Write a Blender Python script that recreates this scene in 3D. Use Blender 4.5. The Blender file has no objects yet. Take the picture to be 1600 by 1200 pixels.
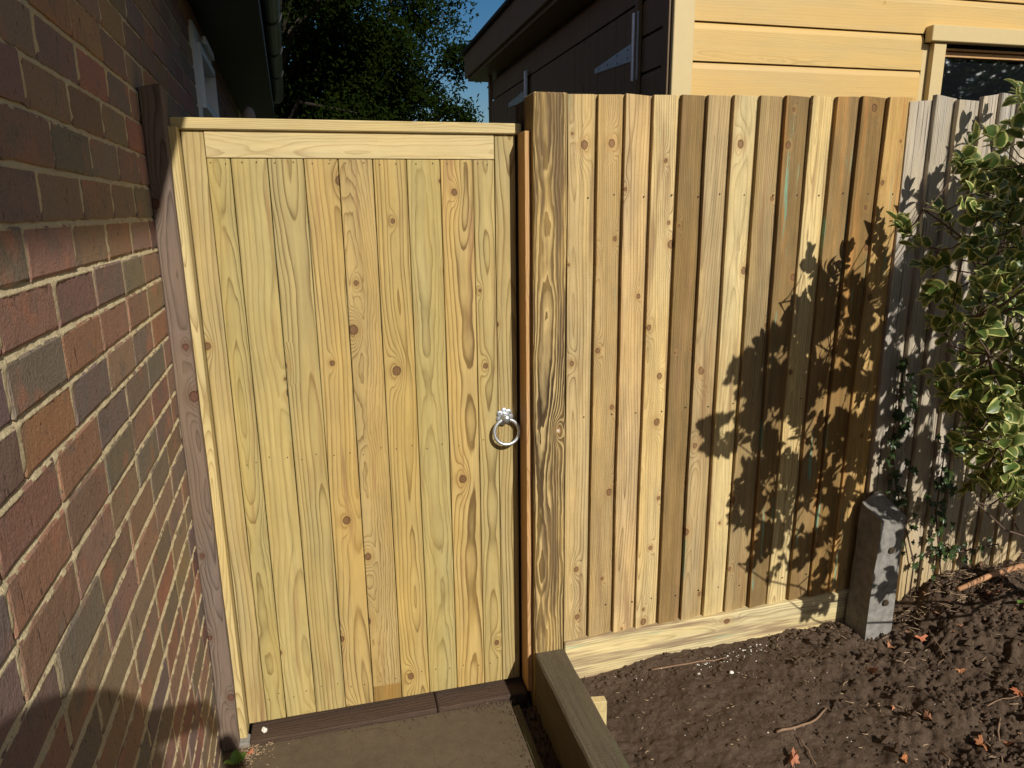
import bpy, bmesh, math, random
from math import sin, cos, pi, radians, atan2, sqrt, floor
from mathutils import Vector, Matrix, Quaternion
R = random.Random(7)
sc = bpy.context.scene
col = sc.collection

# ------------------------------------------------------------ camera
cam_d = bpy.data.cameras.new('camera')
cam = bpy.data.objects.new('camera', cam_d); col.objects.link(cam)
cam_d.sensor_width = 36; cam_d.lens = 24.937; cam_d.clip_start = 0.01; cam_d.clip_end = 500
M = [[0.9686575121799021, -0.06934266834576588, 0.23852508975814685],
     [-0.24816932180249185, -0.22877119335739224, 0.9413159558861869],
     [-0.010705690707943102, -0.9710073817621181, -0.23880965799134274]]
cam.matrix_world = Matrix(((M[0][0], -M[0][1], -M[0][2], 0), (M[1][0], -M[1][1], -M[1][2], 0),
                           (M[2][0], -M[2][1], -M[2][2], 1.65), (0, 0, 0, 1)))
sc.camera = cam
# ------------------------------------------------------------ light
EL, AZ = radians(34.3), radians(16.2)
L = Vector((-sin(AZ)*cos(EL), cos(AZ)*cos(EL), -sin(EL)))       # direction the sunlight travels
sd = bpy.data.lights.new('sun', 'SUN'); sd.energy = 4.95; sd.angle = radians(0.53); sd.color = (1.0, .955, .875)
sun = bpy.data.objects.new('sun', sd); col.objects.link(sun)
sun.rotation_euler = L.to_track_quat('-Z', 'Y').to_euler(); sun.location = (3, -8, 8)
w = bpy.data.worlds.new('World'); sc.world = w; w.use_nodes = True
nt = w.node_tree; nt.nodes.clear()
out = nt.nodes.new('ShaderNodeOutputWorld'); bg = nt.nodes.new('ShaderNodeBackground')
sky = nt.nodes.new('ShaderNodeTexSky'); sky.sky_type = 'NISHITA'; sky.sun_disc = False
sky.sun_elevation = EL; sky.sun_rotation = pi - AZ
tcw = nt.nodes.new('ShaderNodeTexCoord'); nz = nt.nodes.new('ShaderNodeTexNoise')
nz.inputs['Scale'].default_value = 2.3; nz.inputs['Detail'].default_value = 7; nz.inputs['Roughness'].default_value = .55
cr = nt.nodes.new('ShaderNodeValToRGB'); cr.color_ramp.elements[0].position = .54; cr.color_ramp.elements[1].position = .66
mx = nt.nodes.new('ShaderNodeMix'); mx.data_type = 'RGBA'; mx.inputs[7].default_value = (15., 15.6, 16.8, 1)
nt.links.new(tcw.outputs['Generated'], nz.inputs['Vector']); nt.links.new(nz.outputs['Fac'], cr.inputs['Fac'])
nt.links.new(cr.outputs['Color'], mx.inputs['Factor']); hs = nt.nodes.new('ShaderNodeHueSaturation'); hs.inputs['Saturation'].default_value = 1.5; hs.inputs['Value'].default_value = 1.2; nt.links.new(sky.outputs['Color'], hs.inputs['Color']); nt.links.new(hs.outputs[0], mx.inputs[6])
nt.links.new(mx.outputs[2], bg.inputs['Color']); bg.inputs['Strength'].default_value = .05
nt.links.new(bg.outputs[0], out.inputs[0])
sc.view_settings.view_transform = 'Standard'; sc.view_settings.look = 'None'
sc.view_settings.exposure = 0.0; sc.view_settings.gamma = 1; sc.view_settings.use_curve_mapping = False

# ------------------------------------------------------------ node helper
class N:
    def __init__(s, name, rough=.7, metal=0.):
        s.m = bpy.data.materials.new(name); s.m.use_nodes = True; s.t = s.m.node_tree
        s.b = s.t.nodes['Principled BSDF']; s.b.inputs['Roughness'].default_value = rough
        s.b.inputs['Metallic'].default_value = metal
        s.b.inputs['Specular IOR Level'].default_value = .3
    def n(s, t, **k):
        x = s.t.nodes.new('ShaderNode'+t)
        for a, v in k.items(): setattr(x, a, v)
        return x
    def put(s, sock, v):
        if isinstance(v, bpy.types.NodeSocket): s.t.links.new(v, sock)
        else: sock.default_value = v
    def ma(s, op, a, b=0., c=0., clamp=False):
        x = s.n('Math', operation=op, use_clamp=clamp)
        s.put(x.inputs[0], a); s.put(x.inputs[1], b); s.put(x.inputs[2], c); return x.outputs[0]
    def mul(s, a, b): return s.ma('MULTIPLY', a, b)
    def add(s, a, b): return s.ma('ADD', a, b)
    def sub(s, a, b): return s.ma('SUBTRACT', a, b)
    def mad(s, a, b, c): return s.ma('MULTIPLY_ADD', a, b, c)
    def vec(s, x, y, z):
        v = s.n('CombineXYZ'); s.put(v.inputs[0], x); s.put(v.inputs[1], y); s.put(v.inputs[2], z); return v.outputs[0]
    def obj(s):
        o = s.n('TexCoord').outputs['Object']; x = s.n('SeparateXYZ'); s.put(x.inputs[0], o)
        return o, x.outputs[0], x.outputs[1], x.outputs[2]
    def info(s): 
        x = s.n('ObjectInfo'); return x.outputs['Random'], x.outputs['Color'], x.outputs['Alpha']
    def noise(s, v, scale=1., detail=2., rough=.5, dist=0.):
        x = s.n('TexNoise'); s.put(x.inputs['Vector'], v); x.inputs['Scale'].default_value = scale
        x.inputs['Detail'].default_value = detail; x.inputs['Roughness'].default_value = rough
        x.inputs['Distortion'].default_value = dist; return x.outputs['Fac']
    def ss(s, v, a, b, x=0., y=1.):
        r = s.n('MapRange', interpolation_type='SMOOTHSTEP'); s.put(r.inputs[0], v)
        r.inputs[1].default_value = a; r.inputs[2].default_value = b; r.inputs[3].default_value = x; r.inputs[4].default_value = y
        return r.outputs[0]
    def mix(s, f, a, b, bt='MIX'):
        x = s.n('Mix', data_type='RGBA', blend_type=bt); s.put(x.inputs[0], f)
        for i, v in ((6, a), (7, b)):
            if isinstance(v, tuple): v = (v + (1,))[:4]
            s.put(x.inputs[i], v)
        return x.outputs[2]
    def bump(s, h, dist, strength=1.):
        x = s.n('Bump'); s.put(x.inputs['Height'], h); x.inputs['Distance'].default_value = dist
        x.inputs['Strength'].default_value = strength; s.put(s.b.inputs['Normal'], x.outputs[0])
    def color(s, c):
        if isinstance(c, tuple): c = (c + (1,))[:4]
        s.put(s.b.inputs['Base Color'], c)
    def scale(s, c, f):   # colour * scalar
        g = s.n('VectorMath', operation='SCALE'); s.put(g.inputs[0], c); s.put(g.inputs[3], f); return g.outputs[0]

def wood(name, light, dark, freq=95., contrast=1., pith=.02, depth=.016, kthr=.55, kcell=(6., 2.6), knotcol=(.10, .045, .020),
         krad=.0105, stain=None, stain2=None, fiber=.12, bump=.0006, rough=.65, sawn=0., grey=None, warpa=.0035, spec=.25, split=0., bpow=4., dfl=.040, streak=.22):
    """wood grown in the object's own frame: x across the face, y through it, z along the grain"""
    light = tuple(a*b for a, b in zip(light, (.86, .82, .76))); dark = tuple(a*.8 for a in dark)
    s = N(name, rough); s.b.inputs['Specular IOR Level'].default_value = spec
    o, x, y, z = s.obj(); r, oc, oa = s.info()
    r2 = s.ma('FRACT', s.mul(r, 37.71)); r3 = s.ma('FRACT', s.mul(r, 91.37))
    Z = s.mad(r, 61., z)
    n1 = s.noise(s.vec(s.mul(r2, 30.), 1.3, s.mul(Z, 1.3)), 1., 1.); n2 = s.noise(s.vec(s.mul(r2, 30.), 9.7, s.mul(Z, 1.7)), 1., 2.)
    wz = s.noise(s.vec(s.mul(x, 22.), s.mul(y, 22.), s.mul(Z, 5.)), 1., 3., .55)
    px = s.add(s.add(x, s.mad(r2, .08, -.04)), s.mad(n1, pith*4, -pith*2))
    py = s.add(s.add(y, s.mad(r3, depth, depth)), s.mad(n2, depth*6.5, -depth*3.2))
    rad = s.ma('SQRT', s.add(s.mul(px, px), s.mul(py, py)))
    v = s.n('TexVoronoi', voronoi_dimensions='2D'); v.inputs['Scale'].default_value = 1.
    vx = s.mad(x, kcell[0], s.mul(r2, 20.)); vz = s.mul(Z, kcell[1])
    s.put(v.inputs['Vector'], s.vec(vx, vz, 0.))
    sp = s.n('SeparateXYZ'); s.put(sp.inputs[0], v.outputs['Position']); sc_ = s.n('SeparateColor'); s.put(sc_.inputs[0], v.outputs['Color'])
    dx = s.ma('DIVIDE', s.sub(vx, sp.outputs[0]), kcell[0]); dz = s.ma('DIVIDE', s.sub(vz, sp.outputs[1]), kcell[1])
    ex = s.ma('GREATER_THAN', sc_.outputs[0], kthr); size = s.mad(sc_.outputs[1], .75, .35)
    d2 = s.add(s.ma('POWER', s.ma('DIVIDE', dx, s.mul(size, .021)), 2.), s.ma('POWER', s.ma('DIVIDE', dz, s.mul(size, .055)), 2.))
    defl = s.mul(s.mul(ex, s.mul(size, dfl)), s.ma('EXPONENT', s.mul(d2, -1.)))
    rr = s.add(s.add(rad, defl), s.mul(s.mad(wz, warpa*2, -warpa), s.mad(s.ma('POWER', r3, 3.), 2.2, .8)))
    nf = s.noise(s.vec(s.mul(rr, 60.), r2, 0.), 1., 1.)
    t = s.mul(s.mad(nf, .012, rr), s.mad(r2, freq*.8, freq*.65)); f = s.ma('FRACT', t)
    band = s.mul(s.ma('POWER', f, bpow), s.ss(f, .88, 1., 1., 0.))
    bn = s.noise(s.vec(s.mul(x, 30.), s.mul(y, 10.), s.mul(Z, 2.2)), 1., 2.)
    band = s.mul(s.mul(band, s.mad(bn, 1.8, .15)), s.mad(s.ma('FRACT', s.mul(r, 213.7)), 1.1, .65))
    fib = s.noise(s.vec(s.mul(x, 520.), s.mul(y, 300.), s.mul(Z, 11.)), 1., 2., .6)
    big = s.noise(s.vec(s.mul(x, 9.), s.mul(y, 9.), s.mul(Z, 1.5)), 1., 3., .6)
    c = s.mix(s.ma('MULTIPLY', band, contrast, clamp=True), light, dark)
    c = s.mix(s.ss(big, .3, .7), c, s.mix(.5, c, tuple(min(1, a*b) for a, b in zip(light, (1.16, 1.02, .72)))), 'MIX')
    c = s.mix(1., c, oc, 'MULTIPLY')
    if stain:                                                   # streaks that run with the grain
        sn = s.noise(s.vec(s.mad(r3, 50., s.mul(x, 26.)), 3., s.mul(Z, 1.6)), 1., 4., .6)
        c = s.mix(s.mul(s.ss(sn, stain[1], stain[1]+.14), stain[2]), c, stain[0])
    if stain2:
        sn = s.noise(s.vec(s.mad(r2, 70., s.mul(x, 34.)), 8., s.mul(Z, 1.9)), 1., 4., .6)
        c = s.mix(s.mul(s.ss(sn, stain2[1], stain2[1]+.06), stain2[2]), c, stain2[0])
    kn = s.noise(s.vec(s.mul(x, 150.), y, s.mul(Z, 90.)), 1., 2.)
    dk = s.mad(kn, .004, s.sub(s.ma('SQRT', s.add(s.mul(dx, dx), s.mul(s.mul(dz, dz), .75))), .002))
    kr = s.mul(size, krad)
    q = s.ma('DIVIDE', dk, kr)
    halo = s.mul(ex, s.mul(s.ss(q, .9, 3.2, 1., 0.), .38)); c = s.mix(halo, c, tuple(a*b for a, b in zip(light, (.78, .55, .36))))
    kring = s.mul(s.ma('SINE', s.mul(q, 17.)), .25)
    core = s.mul(ex, s.ss(q, .82, 1.05, 1., 0.)); rim = s.mul(ex, s.mul(s.ss(q, .72, .98), s.ss(q, .98, 1.2, 1., 0.)))
    kc = s.mix(s.add(kring, .5), tuple(a*.8 for a in knotcol), tuple(min(1, a*1.7) for a in knotcol))
    c = s.mix(s.mul(core, .80), c, kc); c = s.mix(s.mul(rim, .75), c, tuple(a*.35 for a in knotcol))
    mid = s.noise(s.vec(s.mad(r2, 9., s.mul(x, 75.)), s.mul(y, 30.), s.mul(Z, 2.4)), 1., 3., .6)
    blot = s.noise(s.vec(s.mul(x, 16.), s.mad(r3, 9., s.mul(y, 9.)), s.mul(Z, 6.)), 1., 4., .65)
    c = s.scale(c, s.mul(s.mad(mid, streak*2, 1.-streak), s.mad(blot, streak*1.6, 1.-streak*.8)))
    c = s.scale(c, s.mad(fib, fiber*2, 1.-fiber))
    if grey:
        gn = s.noise(s.vec(s.mul(x, 20.), y, s.mul(z, 2.)), 1., 4.)
        c = s.mix(s.mul(s.ss(s.mad(gn, .5, z), grey[1], grey[2]), grey[3]), grey[0], c)
    h = s.add(s.mul(band, -.5), s.mul(fib, .5+sawn))
    if sawn: 
        sw = s.noise(s.vec(s.mul(x, 60.), 2., s.mul(Z, 260.)), 1., 1.); h = s.mad(sw, sawn, h)
    if split:
        sp_ = s.noise(s.vec(s.mul(x, 130.), y, s.mul(Z, 1.7)), 1., 3., .5)
        cut = s.ss(sp_, .60, .66); c = s.scale(c, s.mad(cut, -split, 1.)); h = s.mad(cut, -2., h)
    h = s.mad(core, -.6, h)
    s.bump(h, bump); s.color(c)
    return s.m

def plain(name, c, rough=.6, metal=0., var=.15, scale=40., bump=0., spec=.3, tint=False):
    s = N(name, rough, metal); s.b.inputs['Specular IOR Level'].default_value = spec
    o, x, y, z = s.obj(); n = s.noise(o, scale, 4., .6)
    cc = s.scale(s.mix(0., c, c), s.mad(n, var*2, 1.-var))
    if tint: cc = s.mix(1., cc, s.info()[1], 'MULTIPLY')
    s.color(cc)
    if bump: s.bump(n, bump)
    return s.m

# ------------------------------------------------------------ materials
m_gate = wood('planed_green_treated_pine', (.465, .385, .190), (.165, .11, .042), freq=108, kthr=.30, kcell=(6., 3.1), contrast=1.2, bump=.0004, pith=.020, depth=.015, krad=.0118, bpow=4.,
              stain=((.27, .14, .06), .56, .6), fiber=.12, warpa=.0045, streak=.30)
m_batten = wood('orange_pine_batten', (.56, .36, .18), (.34, .16, .07), freq=140, kthr=.75, fiber=.08)
m_cap = wood('pine_cap', (.60, .505, .27), (.36, .25, .11), freq=150, kthr=.42, contrast=1.0, fiber=.08, stain=((.50, .25, .10), .66, .7))
m_fence = wood('rough_sawn_treated_board', (.56, .44, .245), (.24, .155, .07), freq=120, contrast=.75, kthr=.25, kcell=(8., 5.6), krad=.010,
               knotcol=(.14, .07, .032), stain=((.27, .16, .075), .54, .7), stain2=((.20, .34, .22), .66, .6), fiber=.22, bump=.0012, rough=.85, sawn=.35, warpa=.003, streak=.42)
m_rust = wood('orange_stained_board', (.54, .40, .20), (.30, .18, .07), freq=115, contrast=.8, kthr=.3, kcell=(8., 5.), krad=.010,
              knotcol=(.14, .07, .032), stain=((.40, .20, .06), .53, .75), stain2=((.17, .35, .24), .595, .8), fiber=.17, bump=.0012, rough=.85, sawn=.35, streak=.5)
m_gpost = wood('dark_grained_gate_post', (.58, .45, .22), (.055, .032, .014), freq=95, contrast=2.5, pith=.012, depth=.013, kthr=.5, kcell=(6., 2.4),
               krad=.008, knotcol=(.5, .4, .3), fiber=.24, bump=.0016, rough=.8, warpa=.005, bpow=1.7, stain=((.10, .06, .03), .46, .75))
m_gravel = wood('treated_gravel_board', (.70, .62, .38), (.38, .30, .15), freq=95, contrast=1.3, kthr=.4, streak=.38, stain=((.22, .14, .09), .48, .75),
                stain2=((.28, .45, .28), .60, .55), fiber=.15, bump=.001, rough=.85, sawn=.2)
m_old = wood('silvered_weathered_board', (.50, .465, .41), (.22, .195, .165), freq=170, contrast=1.2, kthr=.80, knotcol=(.12, .09, .07), fiber=.24, bump=.003,
             rough=.9, split=.55, grey=((.50, .36, .17), .1, .85, 1.))
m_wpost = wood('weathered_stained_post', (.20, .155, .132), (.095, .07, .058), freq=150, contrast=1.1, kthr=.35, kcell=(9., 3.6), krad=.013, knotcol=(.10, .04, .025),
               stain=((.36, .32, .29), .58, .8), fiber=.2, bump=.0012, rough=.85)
m_sleeper = wood('weathered_sleeper', (.125, .108, .078), (.065, .054, .038), freq=80, contrast=.5, kthr=.7, fiber=.28, bump=.003, rough=.9,
                 stain=((.11, .13, .05), .55, .5), sawn=.6)
m_thresh = wood('dark_threshold_sleeper', (.085, .058, .045), (.05, .034, .027), freq=80, contrast=.5, kthr=.8, fiber=.3, bump=.003, rough=.85, sawn=.6,
                stain=((.14, .10, .07), .6, .6))
m_shed = wood('honey_painted_cladding', (.64, .475, .21), (.46, .32, .125), streak=.08, freq=120, contrast=.9, kthr=.66, kcell=(5., 1.6), krad=.008, knotcol=(.34, .25, .11),
              fiber=.06, bump=.0004, rough=.5, depth=.01)
m_shedtrim = plain('honey_painted_trim', (.54, .42, .21), .5, var=.06, scale=30, bump=.0003)
m_sheddark = wood('brown_painted_cladding', (.20, .145, .095), (.165, .115, .075), freq=120, contrast=.5, kthr=.8, fiber=.08, bump=.0004, rough=.5)
m_galv = plain('galvanised_steel', (.55, .60, .66), .38, .75, .25, 60, .0002)
m_zinc = plain('bright_zinc', (.62, .66, .70), .40, .85, .2, 160, .0002)
m_black = plain('black_plastic_gutter', (.010, .010, .011), .28, 0., .1, 20, 0, .5)
m_soffit = plain('dark_stained_soffit', (.018, .014, .012), .6, 0., .2, 30)
m_upvc = plain('white_window_plastic', (.72, .74, .76), .35, 0., .04, 10)
m_conc = plain('weathered_concrete', (.23, .215, .19), .95, 0., .65, 38, .004)
m_path = None
m_white = plain('chalky_flint', (.72, .68, .60), .9, 0., .25, 60, .002)
m_twig = plain('dry_twig', (.24, .15, .09), .9, 0., .3, 60, .001)
m_dleaf = plain('dead_leaf', (.33, .16, .085), .75, 0., .4, 90, .001, tint=True)
m_green = plain('small_green_leaf', (.10, .20, .03), .5, 0., .2, 40)
m_bark = plain('shrub_bark', (.10, .065, .045), .9, 0., .3, 80, .001)
m_straw = plain('dry_debris', (.36, .25, .15), .9, 0., .4, 300)
m_roof = plain('roof_tile', (.15, .07, .05), .9, 0., .3, 20, .004)
m_nail = plain('nail_hole', (.05, .035, .02), .6, 0., .2, 100)
m_cloth = plain('dark_jacket', (.03, .035, .05), .9, 0., .2, 60)
m_jeans = plain('blue_jeans', (.05, .07, .12), .9, 0., .2, 60)
m_skin = plain('skin', (.50, .30, .22), .6, 0., .06, 20)
m_hair = plain('brown_hair', (.05, .03, .02), .7, 0., .3, 90)
m_phone = plain('black_phone', (.01, .01, .012), .2, 0., .05, 10)

def mk_glass(name, c, rough=.02):
    s = N(name, rough); s.color(c); s.b.inputs['Specular IOR Level'].default_value = 1.0; s.b.inputs['IOR'].default_value = 1.9
    return s.m
m_glass = mk_glass('dark_window_glass', (.006, .007, .008))
m_glassb = mk_glass('obscured_window_glass', (.05, .08, .11), .12)

def mk_brick():
    s = N('multi_stock_brick', .9); s.b.inputs['Specular IOR Level'].default_value = .15
    o, x, y, z = s.obj(); r, oc, oa = s.info()
    P = s.vec(s.add(x, s.mul(r, 17.)), s.mad(r, 53., y), s.mad(r, 31., z))
    a = s.noise(P, 9., 3., .55); b = s.noise(P, 14., 2., .5, .6); fine = s.noise(P, 230., 4., .7); sp = s.noise(P, 90., 2., .5)
    c = s.mix(s.mul(s.ss(a, .56, .72), .6), oc, (.46, .20, .12))
    c = s.mix(s.mul(s.ss(b, .54, .70), .45), c, (.185, .165, .135))
    # creases of the sanded stock face, running up the brick
    cz = s.noise(s.vec(s.mad(r, 9., x), s.mul(s.add(y, r), 95.), s.mul(z, 26.)), 1., 3., .6, .4)
    c = s.scale(c, s.mad(fine, 1.0, .50))
    c = s.mix(s.mul(s.ss(sp, .66, .74), .6), c, (.03, .026, .024))
    c = s.mix(s.mul(s.ss(cz, .64, .72), .7), c, (.035, .028, .024))
    h = s.add(s.mul(fine, .8), s.add(s.mul(cz, -.4), s.mul(sp, -.5)))
    s.bump(h, .0024); s.color(c); return s.m
m_brick = mk_brick()
def mk_mortar():
    s = N('yellow_sand_mortar', .95); s.b.inputs['Specular IOR Level'].default_value = .1
    o, x, y, z = s.obj(); n = s.noise(o, 220., 4., .7); g = s.noise(o, 12., 3.)
    c = s.mix(g, (.50, .40, .23), (.66, .545, .33)); s.color(s.scale(c, s.mad(n, .9, .55))); s.bump(n, .0025); return s.m
m_mortar = mk_mortar()
def mk_soil():
    s = N('dark_garden_soil', .95); s.b.inputs['Specular IOR Level'].default_value = .1
    o, x, y, z = s.obj(); n = s.noise(o, 90., 6., .7); g = s.noise(o, 7., 4.); f = s.noise(o, 420., 3., .7)
    c = s.mix(g, (.062, .041, .027), (.150, .103, .070)); c = s.scale(c, s.mad(n, 1.2, .45))
    c = s.mix(s.mul(s.ss(f, .70, .76), .55), c, (.30, .22, .15))
    s.color(c); s.bump(s.add(n, s.mul(f, .4)), .010); return s.m
m_soil = mk_soil()
def mk_path():
    s = N('worn_path_slab', .8); o, x, y, z = s.obj(); n = s.noise(o, 30., 5., .65); g = s.noise(o, 4., 4.); f = s.noise(o, 500., 2.)
    c = s.mix(g, (.085, .062, .037), (.120, .090, .054)); m_ = s.noise(o, 140., 4., .7); c = s.scale(c, s.mul(s.mad(n, .6, .7), s.mad(m_, .3, .85)))
    c = s.mix(s.mul(s.ss(f, .66, .72), .35), c, (.38, .32, .24))
    cr_ = s.n('TexVoronoi', feature='DISTANCE_TO_EDGE'); wv = s.n('VectorMath', operation='ADD'); s.put(wv.inputs[0], o)
    ns = s.n('TexNoise'); s.put(ns.inputs['Vector'], o); ns.inputs['Scale'].default_value = 9.
    wv2 = s.n('VectorMath', operation='SCALE'); s.put(wv2.inputs[0], ns.outputs['Color']); wv2.inputs[3].default_value = .16
    s.put(wv.inputs[1], wv2.outputs[0]); s.put(cr_.inputs['Vector'], wv.outputs[0]); cr_.inputs['Scale'].default_value = 5.5
    ln = s.ss(cr_.outputs['Distance'], .0, .012, 1., 0.); c = s.mix(s.mul(ln, s.ss(g, .45, .6, .0, .6)), c, (.07, .035, .02))
    s.color(c); s.bump(s.add(n, s.mul(ln, -.3)), .0012); return s.m
m_path = mk_path()
def mk_leaf(name, mid, mid2, edge, w0, w1, rough=.38, spec=.45):
    s = N(name, rough); s.b.inputs['Specular IOR Level'].default_value = spec
    at = s.n('Attribute', attribute_name='rim'); o, x, y, z = s.obj(); r, oc, oa = s.info()
    n = s.noise(s.vec(s.mad(r, 7., x), y, z), 55., 3.); e = s.add(at.outputs['Fac'], s.mad(n, 1.0, -.5))
    nn = s.noise(s.vec(s.mul(x, 1.), s.mul(y, 1.), z), 25., 3.)
    c = s.mix(s.ss(nn, .35, .65), mid, mid2); c = s.mix(s.ss(e, w0, w1), c, edge)
    s.color(c); s.b.inputs['Subsurface Weight'].default_value = 0.
    tr = s.n('BsdfTranslucent'); s.put(tr.inputs[0], s.mix(0., c, c)); ms = s.n('MixShader'); ms.inputs[0].default_value = .28
    s.t.links.new(s.b.outputs[0], ms.inputs[1]); s.t.links.new(tr.outputs[0], ms.inputs[2])
    s.t.links.new(ms.outputs[0], s.t.nodes['Material Output'].inputs[0]); return s.m
m_leaf = mk_leaf('variegated_leaf', (.065, .12, .022), (.16, .20, .05), (.62, .60, .22), .60, .90)
m_ivy = mk_leaf('ivy_leaf', (.028, .055, .010), (.045, .075, .016), (.07, .10, .03), .8, 1.0)
m_tree = mk_leaf('dark_tree_leaf', (.005, .011, .002), (.016, .025, .004), (.03, .045, .006), .8, 1.1, .9, .0)
m_hedge = mk_leaf('laurel_leaf', (.018, .035, .008), (.05, .085, .02), (.05, .08, .02), .8, 1.1, .4)

# ------------------------------------------------------------ mesh helpers
class MB:
    def __init__(s): s.v = []; s.f = []
    def box(s, x0, x1, y0, y1, z0, z1):
        b = len(s.v)
        s.v += [(x, y, z) for z in (z0, z1) for y in (y0, y1) for x in (x0, x1)]
        s.f += [tuple(b+i for i in q) for q in ((0, 2, 3, 1), (4, 5, 7, 6), (0, 1, 5, 4), (2, 6, 7, 3), (0, 4, 6, 2), (1, 3, 7, 5))]
        return s
    def tube(s, pts, rads, n=6, cap=True):
        pts = [Vector(p) for p in pts]; b = len(s.v); up = Vector((.13, .21, .97)); 
        for i, p in enumerate(pts):
            d = (pts[min(i+1, len(pts)-1)] - pts[max(i-1, 0)]).normalized()
            a = d.cross(up); a = a.normalized() if a.length > 1e-4 else d.orthogonal().normalized(); c = d.cross(a)
            for k in range(n):
                t = 2*pi*k/n; s.v.append(tuple(p + rads[i]*(cos(t)*a + sin(t)*c)))
        for i in range(len(pts)-1):
            for k in range(n):
                s.f.append((b+i*n+k, b+i*n+(k+1) % n, b+(i+1)*n+(k+1) % n, b+(i+1)*n+k))
        if cap: s.f.append(tuple(b+k for k in range(n))[::-1]); s.f.append(tuple(b+(len(pts)-1)*n+k for k in range(n)))
        return s
    def me(s, name, mat, smooth=False):
        m = bpy.data.meshes.new(name); m.from_pydata(s.v, [], s.f); m.update()
        if mat: m.materials.append(mat)
        if smooth: m.polygons.foreach_set('use_smooth', [True]*len(m.polygons))
        return m
def link(name, me, parent=None, loc=(0, 0, 0), rot=None, color=None, kind=None, label=None):
    o = bpy.data.objects.new(name, me); col.objects.link(o); o.location = loc
    if rot is not None: o.rotation_euler = rot
    if parent: o.parent = parent
    if color: o.color = (*color, 1)
    if kind: o['kind'] = kind
    if label: o['label'] = label
    return o
def thing(name, label, cat, loc=(0, 0, 0), rotz=0., group=None):
    o = bpy.data.objects.new(name, None); col.objects.link(o); o.location = loc; o.rotation_euler = (0, 0, rotz)
    o.empty_display_size = .1; o['label'] = label; o['category'] = cat
    if group: o['group'] = group
    return o
def tag(o, label, cat, group=None):
    o['label'] = label; o['category'] = cat
    if group: o['group'] = group
    return o
def bev(me, w=.0015, seg=1):
    b = bmesh.new(); b.from_mesh(me); bmesh.ops.recalc_face_normals(b, faces=b.faces)
    bmesh.ops.bevel(b, geom=[e for e in b.edges], offset=w, segments=seg, profile=.6, affect='EDGES')
    b.to_mesh(me); b.free(); return me
def plank(wd, dp, ln, mat, bw=.0018, n=1, wob=0., topj=0.):
    """a board standing on its end: x -w/2..w/2, y 0..d (face at y=0), z 0..len"""
    m = MB(); 
    for i in range(n+1):
        z = ln*i/n; jx = R.uniform(-wob, wob); jy = R.uniform(-wob, wob)*.4
        zz = [z]*4
        if i == n: zz = [z+R.uniform(-topj, topj) for _ in range(4)]
        m.v += [(-wd/2+jx, jy, zz[0]), (wd/2+jx, jy, zz[1]), (wd/2+jx, dp+jy, zz[2]), (-wd/2+jx, dp+jy, zz[3])]
    for i in range(n):
        for k in range(4): a = i*4; m.f.append((a+k, a+(k+1) % 4, a+4+(k+1) % 4, a+4+k))
    m.f += [(3, 2, 1, 0), (n*4, n*4+1, n*4+2, n*4+3)]
    me = m.me('plank', mat)
    b = bmesh.new(); b.from_mesh(me); bmesh.ops.recalc_face_normals(b, faces=b.faces)
    es = [e for e in b.edges if len(e.link_faces) == 2 and e.calc_face_angle(0) > .5]
    bmesh.ops.bevel(b, geom=es, offset=bw, segments=1, affect='EDGES'); b.to_mesh(me); b.free()
    return me
def feather(wd, t0, t1, ln, mat, bot=0., topj=.002, wob=.0012):
    """feather-edge board: thick left edge t0, thin right edge t1, back at y=0"""
    m = MB(); n = 7; sl = R.uniform(-topj, topj)
    for i in range(n+1):
        z = ln*i/n; j = R.uniform(-wob, wob); k = R.uniform(-wob, wob)
        zl, zr = (z+sl, z-sl) if i == n else (z, z)
        m.v += [(j, -t0+k, zl), (j+wd*.5, -(t0+t1)/2+k-.0005, (zl+zr)/2), (j+wd, -t1+k, zr), (j+wd, -.0030, zr), (j+wd+.019, -.0030, zr), (j+wd+.019, 0, zr), (j+.03, 0, zl), (j+.03, -.0042, zl), (j, -.0042, zl)]
    for i in range(n):
        for k in range(9): a = i*9; m.f.append((a+k, a+(k+1) % 9, a+9+(k+1) % 9, a+9+k))
    m.f += [tuple(range(9))[::-1], tuple(n*9+q for q in range(9))]
    me = m.me('board', mat)
    b = bmesh.new(); b.from_mesh(me); bmesh.ops.recalc_face_normals(b, faces=b.faces)
    es = [e for e in b.edges if len(e.link_faces) == 2 and e.calc_face_angle(0) > .6]
    bmesh.ops.bevel(b, geom=es, offset=.0010, segments=1, affect='EDGES'); b.to_mesh(me); b.free(); return me
def tint(a=.06, warm=.03):
    g = 1+R.uniform(-a, a); return (g*(1+R.uniform(-warm, warm)), g, g*(1+R.uniform(-warm*2, warm*2)))
def hz(x, y, z, k=0): return (sin(x*12.9898+y*78.233+z*37.719+k*11.3)*43758.5453) % 1
def vn(x, y, s, k=0):
    x *= s; y *= s; xi, yi = floor(x), floor(y); fx, fy = x-xi, y-yi; fx = fx*fx*(3-2*fx); fy = fy*fy*(3-2*fy)
    a, b, c, d = (hz(xi+i, yi+j, 0, k) for j in (0, 1) for i in (0, 1))
    return (a*(1-fx)+b*fx)*(1-fy)+(c*(1-fx)+d*fx)*fy
def fbm(x, y, s, o=4, k=0):
    t = 0; a = .5
    for i in range(o): t += a*vn(x, y, s*2**i, k+i); a *= .5
    return t

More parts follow.
